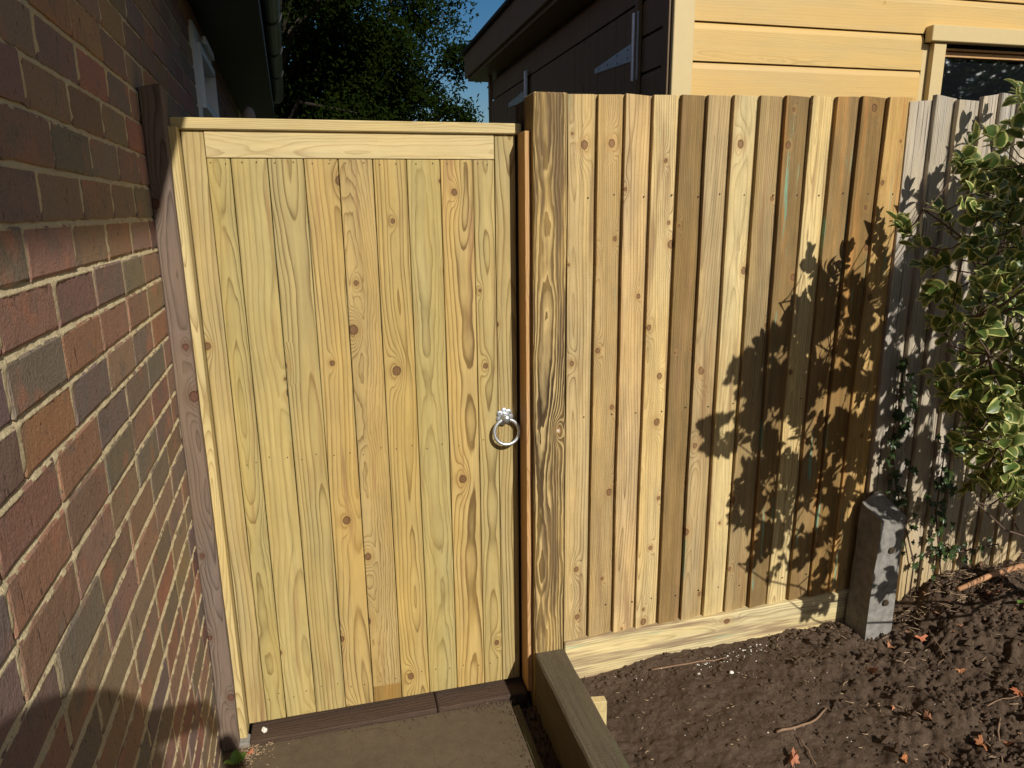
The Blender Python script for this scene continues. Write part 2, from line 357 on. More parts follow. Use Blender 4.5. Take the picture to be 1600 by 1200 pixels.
# ================================================================= GROUND
def base_level(x, y):
    """height of the bed behind the sleeper"""
    z = .155 + .018*sin(x*3+y*2)
    z -= .045*max(0, 1-(x-.66)/.35)*max(0, min(1, (y-1.2)/.6))
    t = max(0, min(1, (x-1.82)/.35)); t = t*t*(3-2*t); s_ = max(0, min(1, (y-1.1)/.8)); z += t*(.11*s_+.02)
    z += .035*max(0, x-2.2)*(.3+s_)
    return z
def soil_z(x, y):
    r = max(0, min(1, (x-1.35)/.4)); z = base_level(x, y)
    nf_ = max(0, min(1, (y-1.72)/.15))*(1-r)
    z += (fbm(x, y, 9, 4)-.47)*(.045+.05*r)*(1-.8*nf_) - .014*nf_*max(0, min(1, (x-.8)/.4)) + (fbm(x, y, 60, 3, 5)-.44)*(.018+.024*r) + max(0, fbm(x, y, 26, 2, 9)-.40)*(.008+.060*r)*(1-.85*nf_)
    return z
g = MB(); n = 260; x0, x1, y0, y1 = .664, 3.3, .95, 1.99; nx, ny = 420, 170
for j in range(ny+1):
    for i in range(nx+1):
        x = x0+(x1-x0)*i/nx; y = y0+(y1-y0)*j/ny; g.v.append((x, y, soil_z(x, y)))
for j in range(ny):
    for i in range(nx):
        a = j*(nx+1)+i; g.f.append((a, a+1, a+nx+2, a+nx+1))
soil = link('soil', g.me('soil', m_soil, True), kind='structure')
def base_grid(name, x0, x1, y0, y1, nx, ny, mat, fz, hole=None):
    g = MB()
    for j in range(ny+1):
        for i in range(nx+1):
            x = x0+(x1-x0)*i/nx; y = y0+(y1-y0)*j/ny; g.v.append((x, y, fz(x, y)))
    for j in range(ny):
        for i in range(nx):
            a = j*(nx+1)+i
            if hole and hole(g.v[a], g.v[a+nx+2]): continue
            g.f.append((a, a+1, a+nx+2, a+nx+1))
    return link(name, g.me(name, mat, True), kind='structure')
# coarse bed outside the detailed patch, and the wider garden to the horizon
base_grid('garden_bed', .664, 3.3, -4, .95, 60, 110, m_soil, lambda x, y: soil_z(x, y))
base_grid('garden_bed', 3.3, 14, -4, 1.99, 80, 60, m_soil, lambda x, y: soil_z(min(x, 5), y)+(0 if x < 5 else .0))
m_lawn = plain('rough_grass_ground', (.06, .075, .03), .95, 0., .4, 3, .01)
gb = MB(); gb.v = [(-200, -200, -.06), (200, -200, -.06), (200, 200, -.06), (-200, 200, -.06)]; gb.f = [(0, 1, 2, 3)]
link('ground', gb.me('ground', m_lawn), kind='structure')
# path slab, gravel strip in shade, timber edging
pb = MB().box(-.62, .487, -4, 1.999, -.03, .055)
link('path', bev(pb.me('path', m_path), .003), kind='structure')
gv = MB()
for j in range(150):
    for i in range(12): gv.v.append((.510+.055*i/11, -1+2.96*j/149, .03+.022*fbm(.5+i*.004, j*.02, 60, 3)+R.uniform(0, .006)))
for j in range(149):
    for i in range(11): a = j*12+i; gv.f.append((a, a+1, a+13, a+12))
o = link('gravel_strip', gv.me('gravel_strip', m_soil), kind='stuff'); tag(o, 'dark strip of loose soil and grit between path and sleeper', 'gravel')
o = link('path_edging', plank(.022, .06, 3.2, m_sleeper), loc=(.499, 1.96, .0), rot=(radians(90), 0, 0)); o.scale = (1, 1, 1)
tag(o, 'thin timber edging board along the right side of the path', 'edging')

# ================================================================= BRICK HOUSE (own frame: +Y along the wall, +X out of it)
PHI = .04749
house = thing('brick_house', 'red brown brick house wall with black eaves along the left of the path', 'house', (0, 0, 0), PHI)
WX = -.3241; ZC = 1.564; CO = .075; PT = .2205
def brick_mesh(ln, k):
    m = MB(); hh = .0676; us_ = [0, .004/ln, .03/ln] + [.25, .5, .75] + [1-.03/ln, 1-.004/ln, 1]; vs_ = [0, .06, .5, .94, 1]
    if ln < .15: us_ = [0, .004/ln, .5, 1-.004/ln, 1]
    nu, nv = len(us_)-1, len(vs_)-1
    for j in range(nv+1):
        for i in range(nu+1):
            u = (us_[i]-.5)*ln; v = (vs_[j]-.5)*hh; ed = min(min(i, nu-i), min(j, nv-j))
            x = R.uniform(-.0004, .0004) if ed >= 1 else -.0016+R.uniform(-.0006, .0004)
            if ed == 0: u += R.uniform(-.0012, .0012); v += R.uniform(-.0018, .0014)
            m.v.append((x, u, v))
    for j in range(nv):
        for i in range(nu): a = j*(nu+1)+i; m.f.append((a, a+1, a+nu+2, a+nu+1))
    rim = [i for i in range(nu+1)] + [j*(nu+1)+nu for j in range(1, nv+1)] + [nv*(nu+1)+i for i in range(nu-1, -1, -1)] + [j*(nu+1) for j in range(nv-1, 0, -1)]
    b = len(m.v)
    for q in rim: x, u, v = m.v[q]; m.v.append((-.02, u, v))
    for q in range(len(rim)): r2 = (q+1) % len(rim); m.f.append((rim[r2], rim[q], b+q, b+r2))
    return m.me('brick', m_brick, False)
stretch = [brick_mesh(.2125, k) for k in range(14)]
header = [brick_mesh(.1022, k) for k in range(5)]
BC = [(.32, .18, .120), (.31, .20, .135), (.28, .19, .135), (.24, .175, .125), (.22, .165, .13), (.38, .185, .115), (.31, .205, .14), (.25, .16, .115), (.33, .205, .135), (.25, .18, .135)]
bricks = []; joints = {}
kmin, kmax = -21, 13
for k in range(kmin, kmax):
    u = 1.04-PT*22 + (PT/2 if k % 2 == 0 else 0) + R.uniform(-.012, .012) + (0.015 if k % 3 == 0 else 0)
    while u < 6.6:
        ln = PT
        if R.random() < .05: ln = PT/2
        um = u+ln/2; zc = ZC + CO*k + CO/2
        # window opening in the far part of the wall
        if not (3.42 < um < 4.22 and 1.0 < zc < 2.42):
            bricks.append((um, zc, ln))
        u += ln; joints.setdefault(k, []).append(u)
def camd(u, z): return sqrt(WX**2+u*u+(z-1.65)**2)
def seen(u, z):                       # how large it shows; bricks outside the view rank last
    if u < .62 or z > 2.6: return 0
    if u > 2.05 and z < 1.78: return 0
    return abs(WX)/camd(u, z)**3
bricks.sort(key=lambda b: -seen(b[0], b[1]))
rest = MB()
for i, (u, z, ln) in enumerate(bricks):
    if i < 300:
        me = R.choice(header if ln < .15 else stretch)
        o = link('brick', me, house, (WX+R.uniform(-.0012, .0012), u, z+R.uniform(-.0012, .0012)), (R.uniform(-.006, .006), 0, R.uniform(-.004, .004)),
                 tuple(c*R.uniform(.93, 1.15) for c in R.choice(BC)))
    else: rest.box(WX-.02, WX, u-ln/2+.005, u+ln/2-.005, z-.032, z+.032)
def mk_brick2():
    s = N('multi_stock_brick_far', .9); o, x, y, z = s.obj(); v = s.n('TexVoronoi'); s.put(v.inputs['Vector'], s.vec(0., s.mul(y, 4.5), s.mul(z, 13.3)))
    sc_ = s.n('SeparateColor'); s.put(sc_.inputs[0], v.outputs['Color']); n = s.noise(o, 120., 4., .7); a = s.noise(o, 9., 3.)
    c = s.mix(sc_.outputs[0], (.22, .105, .078), (.125, .09, .08)); c = s.mix(s.ss(a, .5, .65, 0., .5), c, (.36, .13, .07))
    s.color(s.scale(c, s.mad(n, .6, .7))); s.bump(n, .002); return s.m
link('brickwork', rest.me('brickwork', mk_brick2()), house, kind='stuff')
# mortar: a lumpy sheet flush with the arrises
mm = MB(); us = [.55+i*.0052 for i in range(int(1.6/.0052))]; zs = []
for k in range(kmin, kmax+1):
    for q in (-.0066, -.0048, -.003, -.001, .001, .003, .0046, .0062): zs.append((ZC+CO*k+q, q, k))
    for q in (.016, .0235, .031, .0385, .046, .0535, .061): zs.append((ZC+CO*k+q+.0, None, k))
bisect_ = __import__('bisect').bisect
for (z, q, k) in zs:
    jl = joints.get(k, [0.])
    for u in us:
        nn_ = fbm(u, z, 60, 3)-.44
        if q is not None: t = (q+.0066)/.0128; off = .0003-.0056*t**.8 + nn_*.0052       # weather-struck: tilts back under the brick above
        else:
            i = bisect_(jl, u); d = min([abs(u-jl[j]) for j in (i-1, i) if 0 <= j < len(jl)] or [1.]); off = (-.0011 + nn_*.0040) if d < .011 else -.007
        mm.v.append((WX+off, u, z))
nu = len(us)
for j in range(len(zs)-1):
    for i in range(nu-1): a = j*nu+i; mm.f.append((a, a+1, a+nu+1, a+nu))
link('mortar', mm.me('mortar', m_mortar, True), house, kind=None)
mo = MB()
mo.box(WX-.12, WX-.0035, -4, us[0], -.3, 2.6)
for (a, b, c, d) in ((us[-1], 3.42, -.3, 2.6), (3.42, 4.22, -.3, 1.0), (3.42, 4.22, 2.42, 2.6), (4.22, 7.4, -.3, 2.6)): mo.box(WX-.12, WX-.0035, a, b, c, d)
mo.box(WX-.12, WX-.012, us[0], us[-1], -.3, 2.6)
link('mortar', mo.me('mortar_backing', m_mortar), house)
bodyw = MB().box(-6, WX-.12, -4, 7.4, -.3, 2.6)
link('inner_wall', bodyw.me('inner_wall', m_soffit), house)
# window in shade
wf = MB(); 
def frame_box(mb, u0, u1, z0, z1, t, xa, xb):
    mb.box(xa, xb, u0, u1, z0, z0+t); mb.box(xa, xb, u0, u1, z1-t, z1); mb.box(xa, xb, u0, u0+t, z0+t, z1-t); mb.box(xa, xb, u1-t, u1, z0+t, z1-t)
frame_box(wf, 3.42, 4.22, 1.0, 2.42, .062, WX-.06, WX+.012)
wino = link('window', wf.me('window', m_upvc), house)
s2 = MB(); frame_box(s2, 3.49, 4.15, 2.09, 2.35, .035, WX-.045, WX+.028); link('frame', s2.me('frame', m_upvc), wino, label='top opening light of the white window')
link('pane', MB().box(WX-.04, WX-.034, 3.48, 4.16, 1.06, 2.36).me('pane', m_glassb), wino)
link('trickle_vent', MB().box(WX+.028, WX+.042, 3.62, 4.0, 2.37, 2.40).me('trickle_vent', m_upvc), wino)
# soffit, fascia, gutter and roof
EZ = 2.72; EX = WX+.373
link('soffit', MB().box(WX-.1, EX-.115, -4, 7.5, 2.50, 2.515).me('soffit', m_soffit), house)
link('fascia', MB().box(EX-.115, EX-.095, -4, 7.5, 2.49, 2.70).me('fascia', m_soffit), house)
gt = MB(); gx = EX-.055; seg = 10
prof = [(gx+.055*cos(pi+pi*i/seg), EZ-.012+.062*sin(pi+pi*i/seg)) for i in range(seg+1)]
prof = prof + [(gx+.051*cos(pi-(-pi*i/seg)), EZ-.012+.058*sin(pi+pi*i/seg)) for i in range(seg, -1, -1)]
for yy in (-4, 7.5):
    for (a, b) in prof: gt.v.append((a, yy, b))
npf = len(prof)
for i in range(npf): gt.f.append((i, (i+1) % npf, npf+(i+1) % npf, npf+i))
gut = link('gutter', gt.me('gutter', m_black, False), house)
lip = MB().tube([(EX-.002, -4, EZ-.012), (EX-.002, 7.5, EZ-.012)], [.006, .006], 8).me('lip', m_black, True)
link('lip', lip, gut)
for yb in (1.9, 2.75, 3.6, 4.45, 5.3, 6.15):
    br = MB(); pr = [(gx+.064*cos(pi+pi*i/seg), EZ-.012+.071*sin(pi+pi*i/seg)) for i in range(seg+1)]
    for yy in (yb-.02, yb+.02):
        for (a, b) in pr: br.v.append((a, yy, b))
        for (a, b) in [(gx+(a-gx)*.86, EZ-.012+(b-EZ+.012)*.86) for a, b in pr[::-1]]: br.v.append((a, yy, b))
    q = 2*(seg+1)
    for i in range(q): br.f.append((i, (i+1) % q, q+(i+1) % q, q+i))
    br.f += [tuple(range(q)), tuple(range(q, 2*q))[::-1]]
    link('bracket', br.me('bracket', m_black), gut)
rf = MB(); rf.v = [(EX-.06, -4, 2.735), (EX-.06, 7.5, 2.735), (-4, 7.5, 4.9), (-4, -4, 4.9), (EX-.06, -4, 2.70), (EX-.06, 7.5, 2.70), (-4, 7.5, 4.85), (-4, -4, 4.85)]
rf.f = [(0, 1, 2, 3), (7, 6, 5, 4), (0, 4, 5, 1), (1, 5, 6, 2), (3, 2, 6, 7), (0, 3, 7, 4)]
link('roof', rf.me('roof', m_roof), house)
# wall lamp, dimly seen on the far wall (oval pale face on a short arm)
lamp = thing('wall_lamp', 'small oval outdoor lamp hanging in the shade under the black eaves', 'lamp', (0, 0, 0), PHI)
lm = MB(); lm.tube([(WX, 5.2, 2.22), (WX+.10, 5.2, 2.22)], [.02, .02], 8); link('arm', lm.me('arm', m_black), lamp)
def ellipsoid(rx, ry, rz, mat, name, nu=16, nv=10):
    m = MB()
    for j in range(nv+1):
        for i in range(nu): t = pi*j/nv; p = 2*pi*i/nu; m.v.append((rx*sin(t)*cos(p), ry*sin(t)*sin(p), rz*cos(t)))
    for j in range(nv):
        for i in range(nu): m.f.append((j*nu+i, (j+1)*nu+i, (j+1)*nu+(i+1) % nu, j*nu+(i+1) % nu))
    me = m.me(name, mat, True); return me
link('lamp_shade', ellipsoid(.045, .05, .07, plain('dim_lamp_glass', (.35, .27, .22), .5), 'lamp_shade'), lamp, (WX+.13, 5.2, 2.25))

# ================================================================= WEATHERED WALL POST
wp = link('wall_post', None)
bpy.data.objects.remove(wp)
def post_mesh(name, x0, x1, y0, y1, z0, z1, mat, roundl=.02):
    wd = x1-x0; me = plank(wd, y1-y0, z1-z0, mat, .004, 14, .0014)
    for v in me.vertices:
        if v.co.z > (z1-z0)-.06 and v.co.x < -wd/2+.012: v.co.z -= roundl*.5
    me.name = name; return me
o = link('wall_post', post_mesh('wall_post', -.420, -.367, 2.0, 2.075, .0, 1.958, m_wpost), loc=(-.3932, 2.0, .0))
tag(o, 'weathered purple brown post fixed upright against the brick wall', 'post')

# ================================================================= GATE FRAME
gf = thing('gateway', 'pale timber gate frame with flat cap over the gate and narrow side battens', 'gate frame', (.1, 2.07, .06))
def at(parent, x, y, z): return (x-parent.location.x, y-parent.location.y, z-parent.location.z)
me = plank(.029, .085, .924, m_cap, .003, 1); 
o = link('cap_rail', me, gf, at(gf, -.367, 2.056, 1.8725), (0, radians(90), 0), (1, 1, 1))
o = link('hinge_batten', plank(.0245, .06, 1.80, m_cap, .0015, 6, .0006), gf, at(gf, -.3588, 2.028, .062), color=(1.03, 1.03, 1.0))
o = link('stop_batten', plank(.0165, .075, 1.775, m_batten, .001, 6, .0004), gf, at(gf, .5550, 1.985, .085), color=(1, 1, 1))
link('stop_rebate', plank(.018, .05, 1.775, m_thresh, .001), gf, at(gf, .5555, 2.062, .085))

# ================================================================= GATE
gate = thing('garden_gate', 'new pale green tinged boarded timber gate with ring latch closed in its frame', 'gate', (.1, 2.066, .083))
GY = 2.066; GB = .083; RT = 1.789; GT = 1.864
def gput(name, x0, x1, z0, z1, y=GY, mat=m_gate, gap=.0011, dp=.022, c=None, label=None):
    me = plank(x1-x0-2*gap, dp, z1-z0, mat, .0016, 8, .0004)
    return link(name, me, gate, at(gate, (x0+x1)/2, y, z0), color=c or tint(.05, .02), label=label)
gput('stile', -.3455, -.290, GB, GT-.002, GY+.001); gput('stile', .479, .5415, GB, GT-.002, GY+.001)
seams = [-.290, -.231, -.139, -.046, .044, .136, .228, .322, .416, .479]
tn = [(.96, .98, .88), (1.02, 1.03, .95), (.96, .96, .90), (1.08, .99, .84), (1.0, .93, .86), (1.06, .98, .80), (.97, .99, .90), (1.14, 1.04, .88), (1.0, 1.0, .95)]
for i in range(9):
    zb_ = GB if i != 4 else GB+.0575
    gput('board', seams[i], seams[i+1], zb_, RT-.0015, GY+R.uniform(0, .0015), c=tn[i])
gput('board', seams[4], seams[5], GB, GB+.057, GY+.001, c=(.66, .52, .36), label='brown stained offcut at the foot of a gate board')
me = plank(RT and (GT-.002-RT), .022, .769-.0016, m_cap, .0016, 1)
link('top_rail', me, gate, at(gate, -.290+.0008, GY-.0005, (RT+GT-.002)/2), (0, radians(90), 0), (1.02, 1.04, 1.12))
for zz in (.12, .8, 1.55): link('ledge', MB().box(-.44, .43, .025, .05, zz, zz+.1).me('ledge', m_gate), gate)
nl = MB()
for i in range(9):
    xa, xb = seams[i], seams[i+1]
    for fx in (.25, .75):
        for zz in (RT-.012, .95+R.uniform(-.01, .01), .165+R.uniform(-.01, .01)):
            x = xa+(xb-xa)*fx+R.uniform(-.006, .006); z = zz+R.uniform(-.003, .003)
            nl.tube([at(gate, x, GY-.0008, z), at(gate, x, GY+.004, z)], [.0017, .0017], 7)
link('nail', nl.me('nail', m_nail), gate, kind='stuff')
# ring latch
lt = thing('ring_latch', 'x', 'x'); bpy.data.objects.remove(lt)
LX, LZ = .4985, 1.017+.01
rose = MB(); NP = 64
def rosette_r(t): return .0215+.0075*abs(cos(3.5*t+.35))**.7
rose.v.append((0, -.0045, 0))
for q, (sc_, yy) in enumerate(((.35, -.0042), (.8, -.0036), (.96, -.0030), (1., 0))):
    for i in range(NP): t = 2*pi*i/NP; r_ = rosette_r(t)*sc_; rose.v.append((r_*cos(t), yy, r_*sin(t)))
for i in range(NP): rose.f.append((0, 1+i, 1+(i+1) % NP))
for q in range(3):
    for i in range(NP): a = 1+q*NP; rose.f.append((a+i, a+NP+i, a+NP+(i+1) % NP, a+(i+1) % NP))
ZL = .990
latch = link('ring_latch', rose.me('ring_latch', m_zinc, True), gate, at(gate, LX, GY-.0005, ZL+.034))
kn = MB(); prof = [(.0125, -.003), (.013, -.010), (.010, -.014), (.0085, -.020), (.0115, -.024), (.0115, -.030), (.007, -.034), (.0001, -.035)]
for (r_, yy) in prof:
    for i in range(20): t = 2*pi*i/20; kn.v.append((r_*cos(t), yy, r_*sin(t)))
for j in range(len(prof)-1):
    for i in range(20): kn.f.append((j*20+i, j*20+(i+1) % 20, (j+1)*20+(i+1) % 20, (j+1)*20+i))
link('boss', kn.me('boss', m_zinc, True), latch)
rg = MB(); RR = .0395; c0 = Vector((.001, -.0215, -.0445)); n = 56
for i in range(n):
    t = 2*pi*i/n
    rad = .0054 + .0012*max(0, cos(t-pi/2))**8
    for k in range(12):
        p = 2*pi*k/12; rr_ = RR+rad*cos(p); x = rr_*cos(t); z = rr_*sin(t); y = rad*sin(p)
        # ring hangs, leaning slightly against the gate at the bottom
        v = Vector((x, y, z)); v.rotate(Quaternion((1, 0, 0), radians(-8))); rg.v.append(tuple(v+c0))
for i in range(n):
    for k in range(12): rg.f.append((i*12+k, ((i+1) % n)*12+k, ((i+1) % n)*12+(k+1) % 12, i*12+(k+1) % 12))
link('ring', rg.me('ring', m_zinc, True), latch)
for t in (.6, 2.5, 3.8, 5.6):
    link('screw', MB().tube([(.0195*cos(t), -.0045, .0195*sin(t)), (.0195*cos(t), -.002, .0195*sin(t))], [.0020, .0024], 8).me('screw', m_nail), latch)

# ================================================================= GATE POST (dark grain)
o = link('gate_post', post_mesh('gate_post', .5645, .6625, 1.96, 2.06, .0, 1.958, m_gpost, 0), loc=(.6133, 1.96, .02))
for v in o.data.vertices: v.co.z -= .02
tag(o, 'square gate post with bold dark brown grain between gate and fence', 'post')
bk = link('backing_post', plank(.03, .09, 1.93, m_thresh), loc=(.5805, 2.064, .02)); tag(bk, 'timber post standing just behind the gate post, tinted dark to stand for shade', 'post')  # dark wood colour stands in for the shade beside the gate post

# ================================================================= NEW FENCE
fence = thing('new_fence', 'new fence of overlapping rough sawn boards in mixed honey and brown tones', 'fence', (1.2, 1.98, .12))
tops = [.6665, .755, .836, .921, 1.008, 1.091, 1.174, 1.261, 1.346, 1.436, 1.522, 1.612, 1.708, 1.806]
bots = [.6665, .752, .838, .918, 1.004, 1.088, 1.174, 1.256, 1.352, 1.422, 1.510, 1.593, 1.676, 1.763]
fc = [(.94, .95, .92), (.82, .78, .70), (1.0, .97, .97), (1.12, 1.14, 1.08), (.50, .45, .37), (.82, .82, .82), (1.16, 1.22, 1.18), (.68, .66, .62),
      (.46, .44, .41), (1.22, 1.27, 1.22), (.54, .51, .48), (.50, .44, .35), (.98, .91, .76)]
for i in range(13):
    rust = i in (8, 11, 12) or i == 10
    zt = 1.957+.018*(tops[i]-.7); zb = .262
    wd = (tops[i+1]-tops[i]) - .0085
    if i == 0: wd -= .0
    me = feather(wd, .0190, .0090, zt-zb, m_rust if rust else m_fence)
    sh = (bots[i]-tops[i])/(zt-zb)
    for v in me.vertices: v.co.x += sh*((zt-zb)-v.co.z)
    link('board', me, fence, at(fence, tops[i], 1.9845, zb), color=fc[i])
for zz in (.42, 1.1, 1.78):
    link('rail', MB().box(-.53, .60, .0085, .06, zz-.04, zz+.04).me('rail', m_fence), fence, (0, 0, -.12))
nl = MB()
for i in range(13):
    for zz in (1.685+.02*(i % 2)*0, 1.03, .37):
        t = (zz-.262)/1.7; x = bots[i]*(1-t)+tops[i]*t+.062+R.uniform(-.01, .008); z = zz+R.uniform(-.006, .006)
        yb = 1.9845-.0118
        nl.tube([at(fence, x, yb-.003, z), at(fence, x, yb+.008, z)], [.0021, .0021], 7)
link('nail', nl.me('nail', m_nail), fence, kind='stuff')
gbm = plank(.146, .032, 1.105, m_gravel, .003, 14, .0016)
o = link('gravel_board', gbm, fence, at(fence, .6665, 1.955, .191), (0, radians(90), 0), (1, 1, 1)); o.rotation_euler = (0, radians(88.9), 0)
# ================================================================= OLD FENCE
old = thing('old_fence', 'old silvery grey fence of overlapping boards behind the variegated shrub', 'fence', (2.2, 1.98, .2))
ot = [1.808, 1.905, 1.988, 2.083, 2.159, 2.237]
while ot[-1] < 4.4: ot.append(ot[-1]+R.uniform(.078, .092))
for i in range(len(ot)-1):
    zt = 1.966+.055*(ot[i]-1.8)+R.choice([-.004, 0, .006, .010])*(0 if i < 1 else 1); zb = .20
    if i in (3,): zt += .012
    me = feather(ot[i+1]-ot[i]-.004, .022, .008, zt-zb, m_old, topj=.005, wob=.0022)
    sh = .018+R.uniform(-.006, .006)
    link('board', me, old, at(old, ot[i], 1.984+R.uniform(0, .006)+.0013*(i % 2), zb), (0, -sh*.6, 0), tint(.14, .02))
for zz in (.5, 1.15, 1.75): link('rail', MB().box(-.38, 2.2, .012, .07, zz-.04, zz+.04).me('rail', m_old), old, (0, 0, -.2))
# ================================================================= CONCRETE SPUR
cp = MB()
X0, X1 = 1.733, 1.845; 
cp.v = [(X0, 1.84, .0), (X1+.002, 1.84, .0), (X1+.004, 1.945, .0), (X0, 1.945, .0), (X0+.018, 1.84, .612), (X1+.004, 1.84, .618), (X1-.02, 1.945, .672), (X0+.022, 1.945, .64)]
cp.f = [(3, 2, 1, 0), (4, 5, 6, 7), (0, 1, 5, 4), (1, 2, 6, 5), (2, 3, 7, 6), (3, 0, 4, 7)]
me = cp.me('concrete_post', m_conc); b = bmesh.new(); b.from_mesh(me); bmesh.ops.subdivide_edges(b, edges=b.edges, cuts=9, use_grid_fill=True)
for v in b.verts: v.co += Vector([R.uniform(-.0018, .0018) for _ in range(3)])
b.to_mesh(me); b.free()
o = link('concrete_post', me); tag(o, 'short grey concrete spur post with sloping top at the end of the new fence', 'post')
bo = MB().tube([(X0+.072, 1.838, .30), (X0+.072, 1.833, .30)], [.012, .011], 12).me('bolt_hole', m_nail)
link('bolt_hole', bo, o)
link('bolt_hole', MB().tube([(X0+.07, 1.838, .50), (X0+.07, 1.834, .50)], [.012, .011], 12).me('bolt_hole', m_nail), o)

# ================================================================= SLEEPERS
me = plank(.100, .235, 3.4, m_sleeper, .006, 30, .0016)
o = link('raised_bed_sleeper', me, loc=(.6135, 1.954, .25)); o.rotation_euler = (radians(90), 0, 0)
o.matrix_world = Matrix.Translation((.6113, 1.954, .25)) @ Matrix.Rotation(radians(.35), 4, 'Z') @ Matrix(((1, 0, 0, 0), (0, 0, -1, 0), (0, -1, 0, 0), (0, 0, 0, 1)))
for p in me.polygons: p.flip()
tag(o, 'weathered timber sleeper edging the soil bed from the gate post forward', 'sleeper')
for (xa, xb, lab) in ((-.338, .243, 'longer dark stained sleeper lying as the gate threshold on the left'), (.246, .552, 'shorter dark stained sleeper end of the gate threshold on the right')):
    me = plank(.200, .07, xb-xa, m_thresh, .004, 8, .001)
    o = link('threshold_sleeper', me); o.matrix_world = Matrix.Translation((xa, 2.102, .0675)) @ Matrix(((0, 0, 1, 0), (1, 0, 0, 0), (0, -1, 0, 0), (0, 0, 0, 1)))
    b = bmesh.new(); b.from_mesh(me); bmesh.ops.recalc_face_normals(b, faces=b.faces); b.to_mesh(me); b.free()
    tag(o, lab, 'sleeper')
st = MB(); st.v = [(.664, 1.70, 0), (.712, 1.70, 0), (.712, 1.725, 0), (.664, 1.725, 0), (.664, 1.70, .232), (.712, 1.70, .226), (.712, 1.725, .228), (.664, 1.725, .234)]
st.f = cp.f; o = link('stake', bev(st.me('stake', m_cap), .0015)); tag(o, 'short pale timber peg driven behind the sleeper', 'stake')
wf_ = MB().box(-.405, -.338, 2.0, 2.05, .0, .066).me('plinth_block', m_conc); o = link('plinth_block', bev(wf_, .006)); tag(o, 'small grey mortar block under the gate batten by the brick wall', 'block')

# ================================================================= SHED
SX, SY = 1.453, 2.95
shed = thing('garden_shed', 'timber shed with honey yellow front and dark brown double door side', 'shed', (SX, SY, 0))
def sp(name, mb, mat, lab=None, bw=0): 
    me = mb.me(name, mat); 
    if bw: bev(me, bw)
    return link(name, me, shed, label=lab)
WXL, WXR = 2.745-SX, 4.6-SX
def clad_front(x0, x1, z0, z1):
    """loglap board, face at y=0, rounded at the top, built along local z and turned flat"""
    m = MB(); h = z1-z0; pr = [(0, .0), (0, h*.80), (.004, h*.90), (.010, h*.965), (.011, h-.004), (.024, h-.004), (.024, 0)]
    ln = x1-x0
    for zz in (0, ln):
        for (y, hh) in pr: m.v.append((-hh, y, zz))       # object x = -height
    k = len(pr)
    for i in range(k): m.f.append((i, (i+1) % k, k+(i+1) % k, k+i))
    m.f += [tuple(range(k))[::-1], tuple(range(k, 2*k))]
    me = m.me('cladding_board', m_shed); b = bmesh.new(); b.from_mesh(me); bmesh.ops.recalc_face_normals(b, faces=b.faces); b.to_mesh(me); b.free()
    return me
zseam = [2.414-.1565*k for k in range(-2, 16)]
for z in zseam:
    z0, z1 = z-.1565, z
    if z0 < 0: continue
    segs = [(.0955, WXR+.1)]
    if z0 > 1.2 and z1 < 2.43: segs = [(.0955, WXL-.02)]
    for (a, b_) in segs:
        link('cladding_board', clad_front(a, b_, z0, z1), shed, (a, .012, z0), (0, radians(90), 0), tint(.04, .015))
sp('corner_trim', MB().box(0, .0945, -.012, .012, 0, 2.78), m_shedtrim, bw=.003)
# side wall (x = 0 plane, runs to y = +3.45), painted brown
m_sd = m_sheddark
LN = 3.46; D0, D1 = .36, 2.06+.75
def side_board(y0, y1, z0, z1):
    m = MB(); h = z1-z0; pr = [(0, 0), (0, h*.82), (.004, h*.92), (.012, h-.004), (.024, h-.004), (.024, 0)]
    for yy in (y0, y1):
        for (x, hh) in pr: m.v.append((x, yy, z0+hh))
    k = len(pr)
    for i in range(k): m.f.append((i, (i+1) % k, k+(i+1) % k, k+i))
    m.f += [tuple(range(k))[::-1], tuple(range(k, 2*k))]; me = m.me('side_board', m_sd)
    b = bmesh.new(); b.from_mesh(me); bmesh.ops.recalc_face_normals(b, faces=b.faces); b.to_mesh(me); b.free(); return me
DT = 2.60
for z in zseam:
    z0, z1 = z-.1565, z
    if z0 < 0: continue
    if z1 > DT: link('side_board', side_board(.06, LN-.05, z0, z1), shed, (.012, 0, 0))
    else:
        link('side_board', side_board(.06, D0-.03, z0, z1), shed, (.012, 0, 0))
        link('side_board', side_board(2.10, 2.22, z0, z1), shed, (.012, 0, 0))
sp('side_trim', MB().box(-.012, .0, .012, .072, 0, 2.78), m_sd, bw=.002)
sp('side_trim', MB().box(-.012, .012, LN-.06, LN, 0, 2.78), m_sd, bw=.002)
sp('side_trim', MB().box(-.014, .01, D0-.03, D0, 0, DT), m_sd, bw=.002)
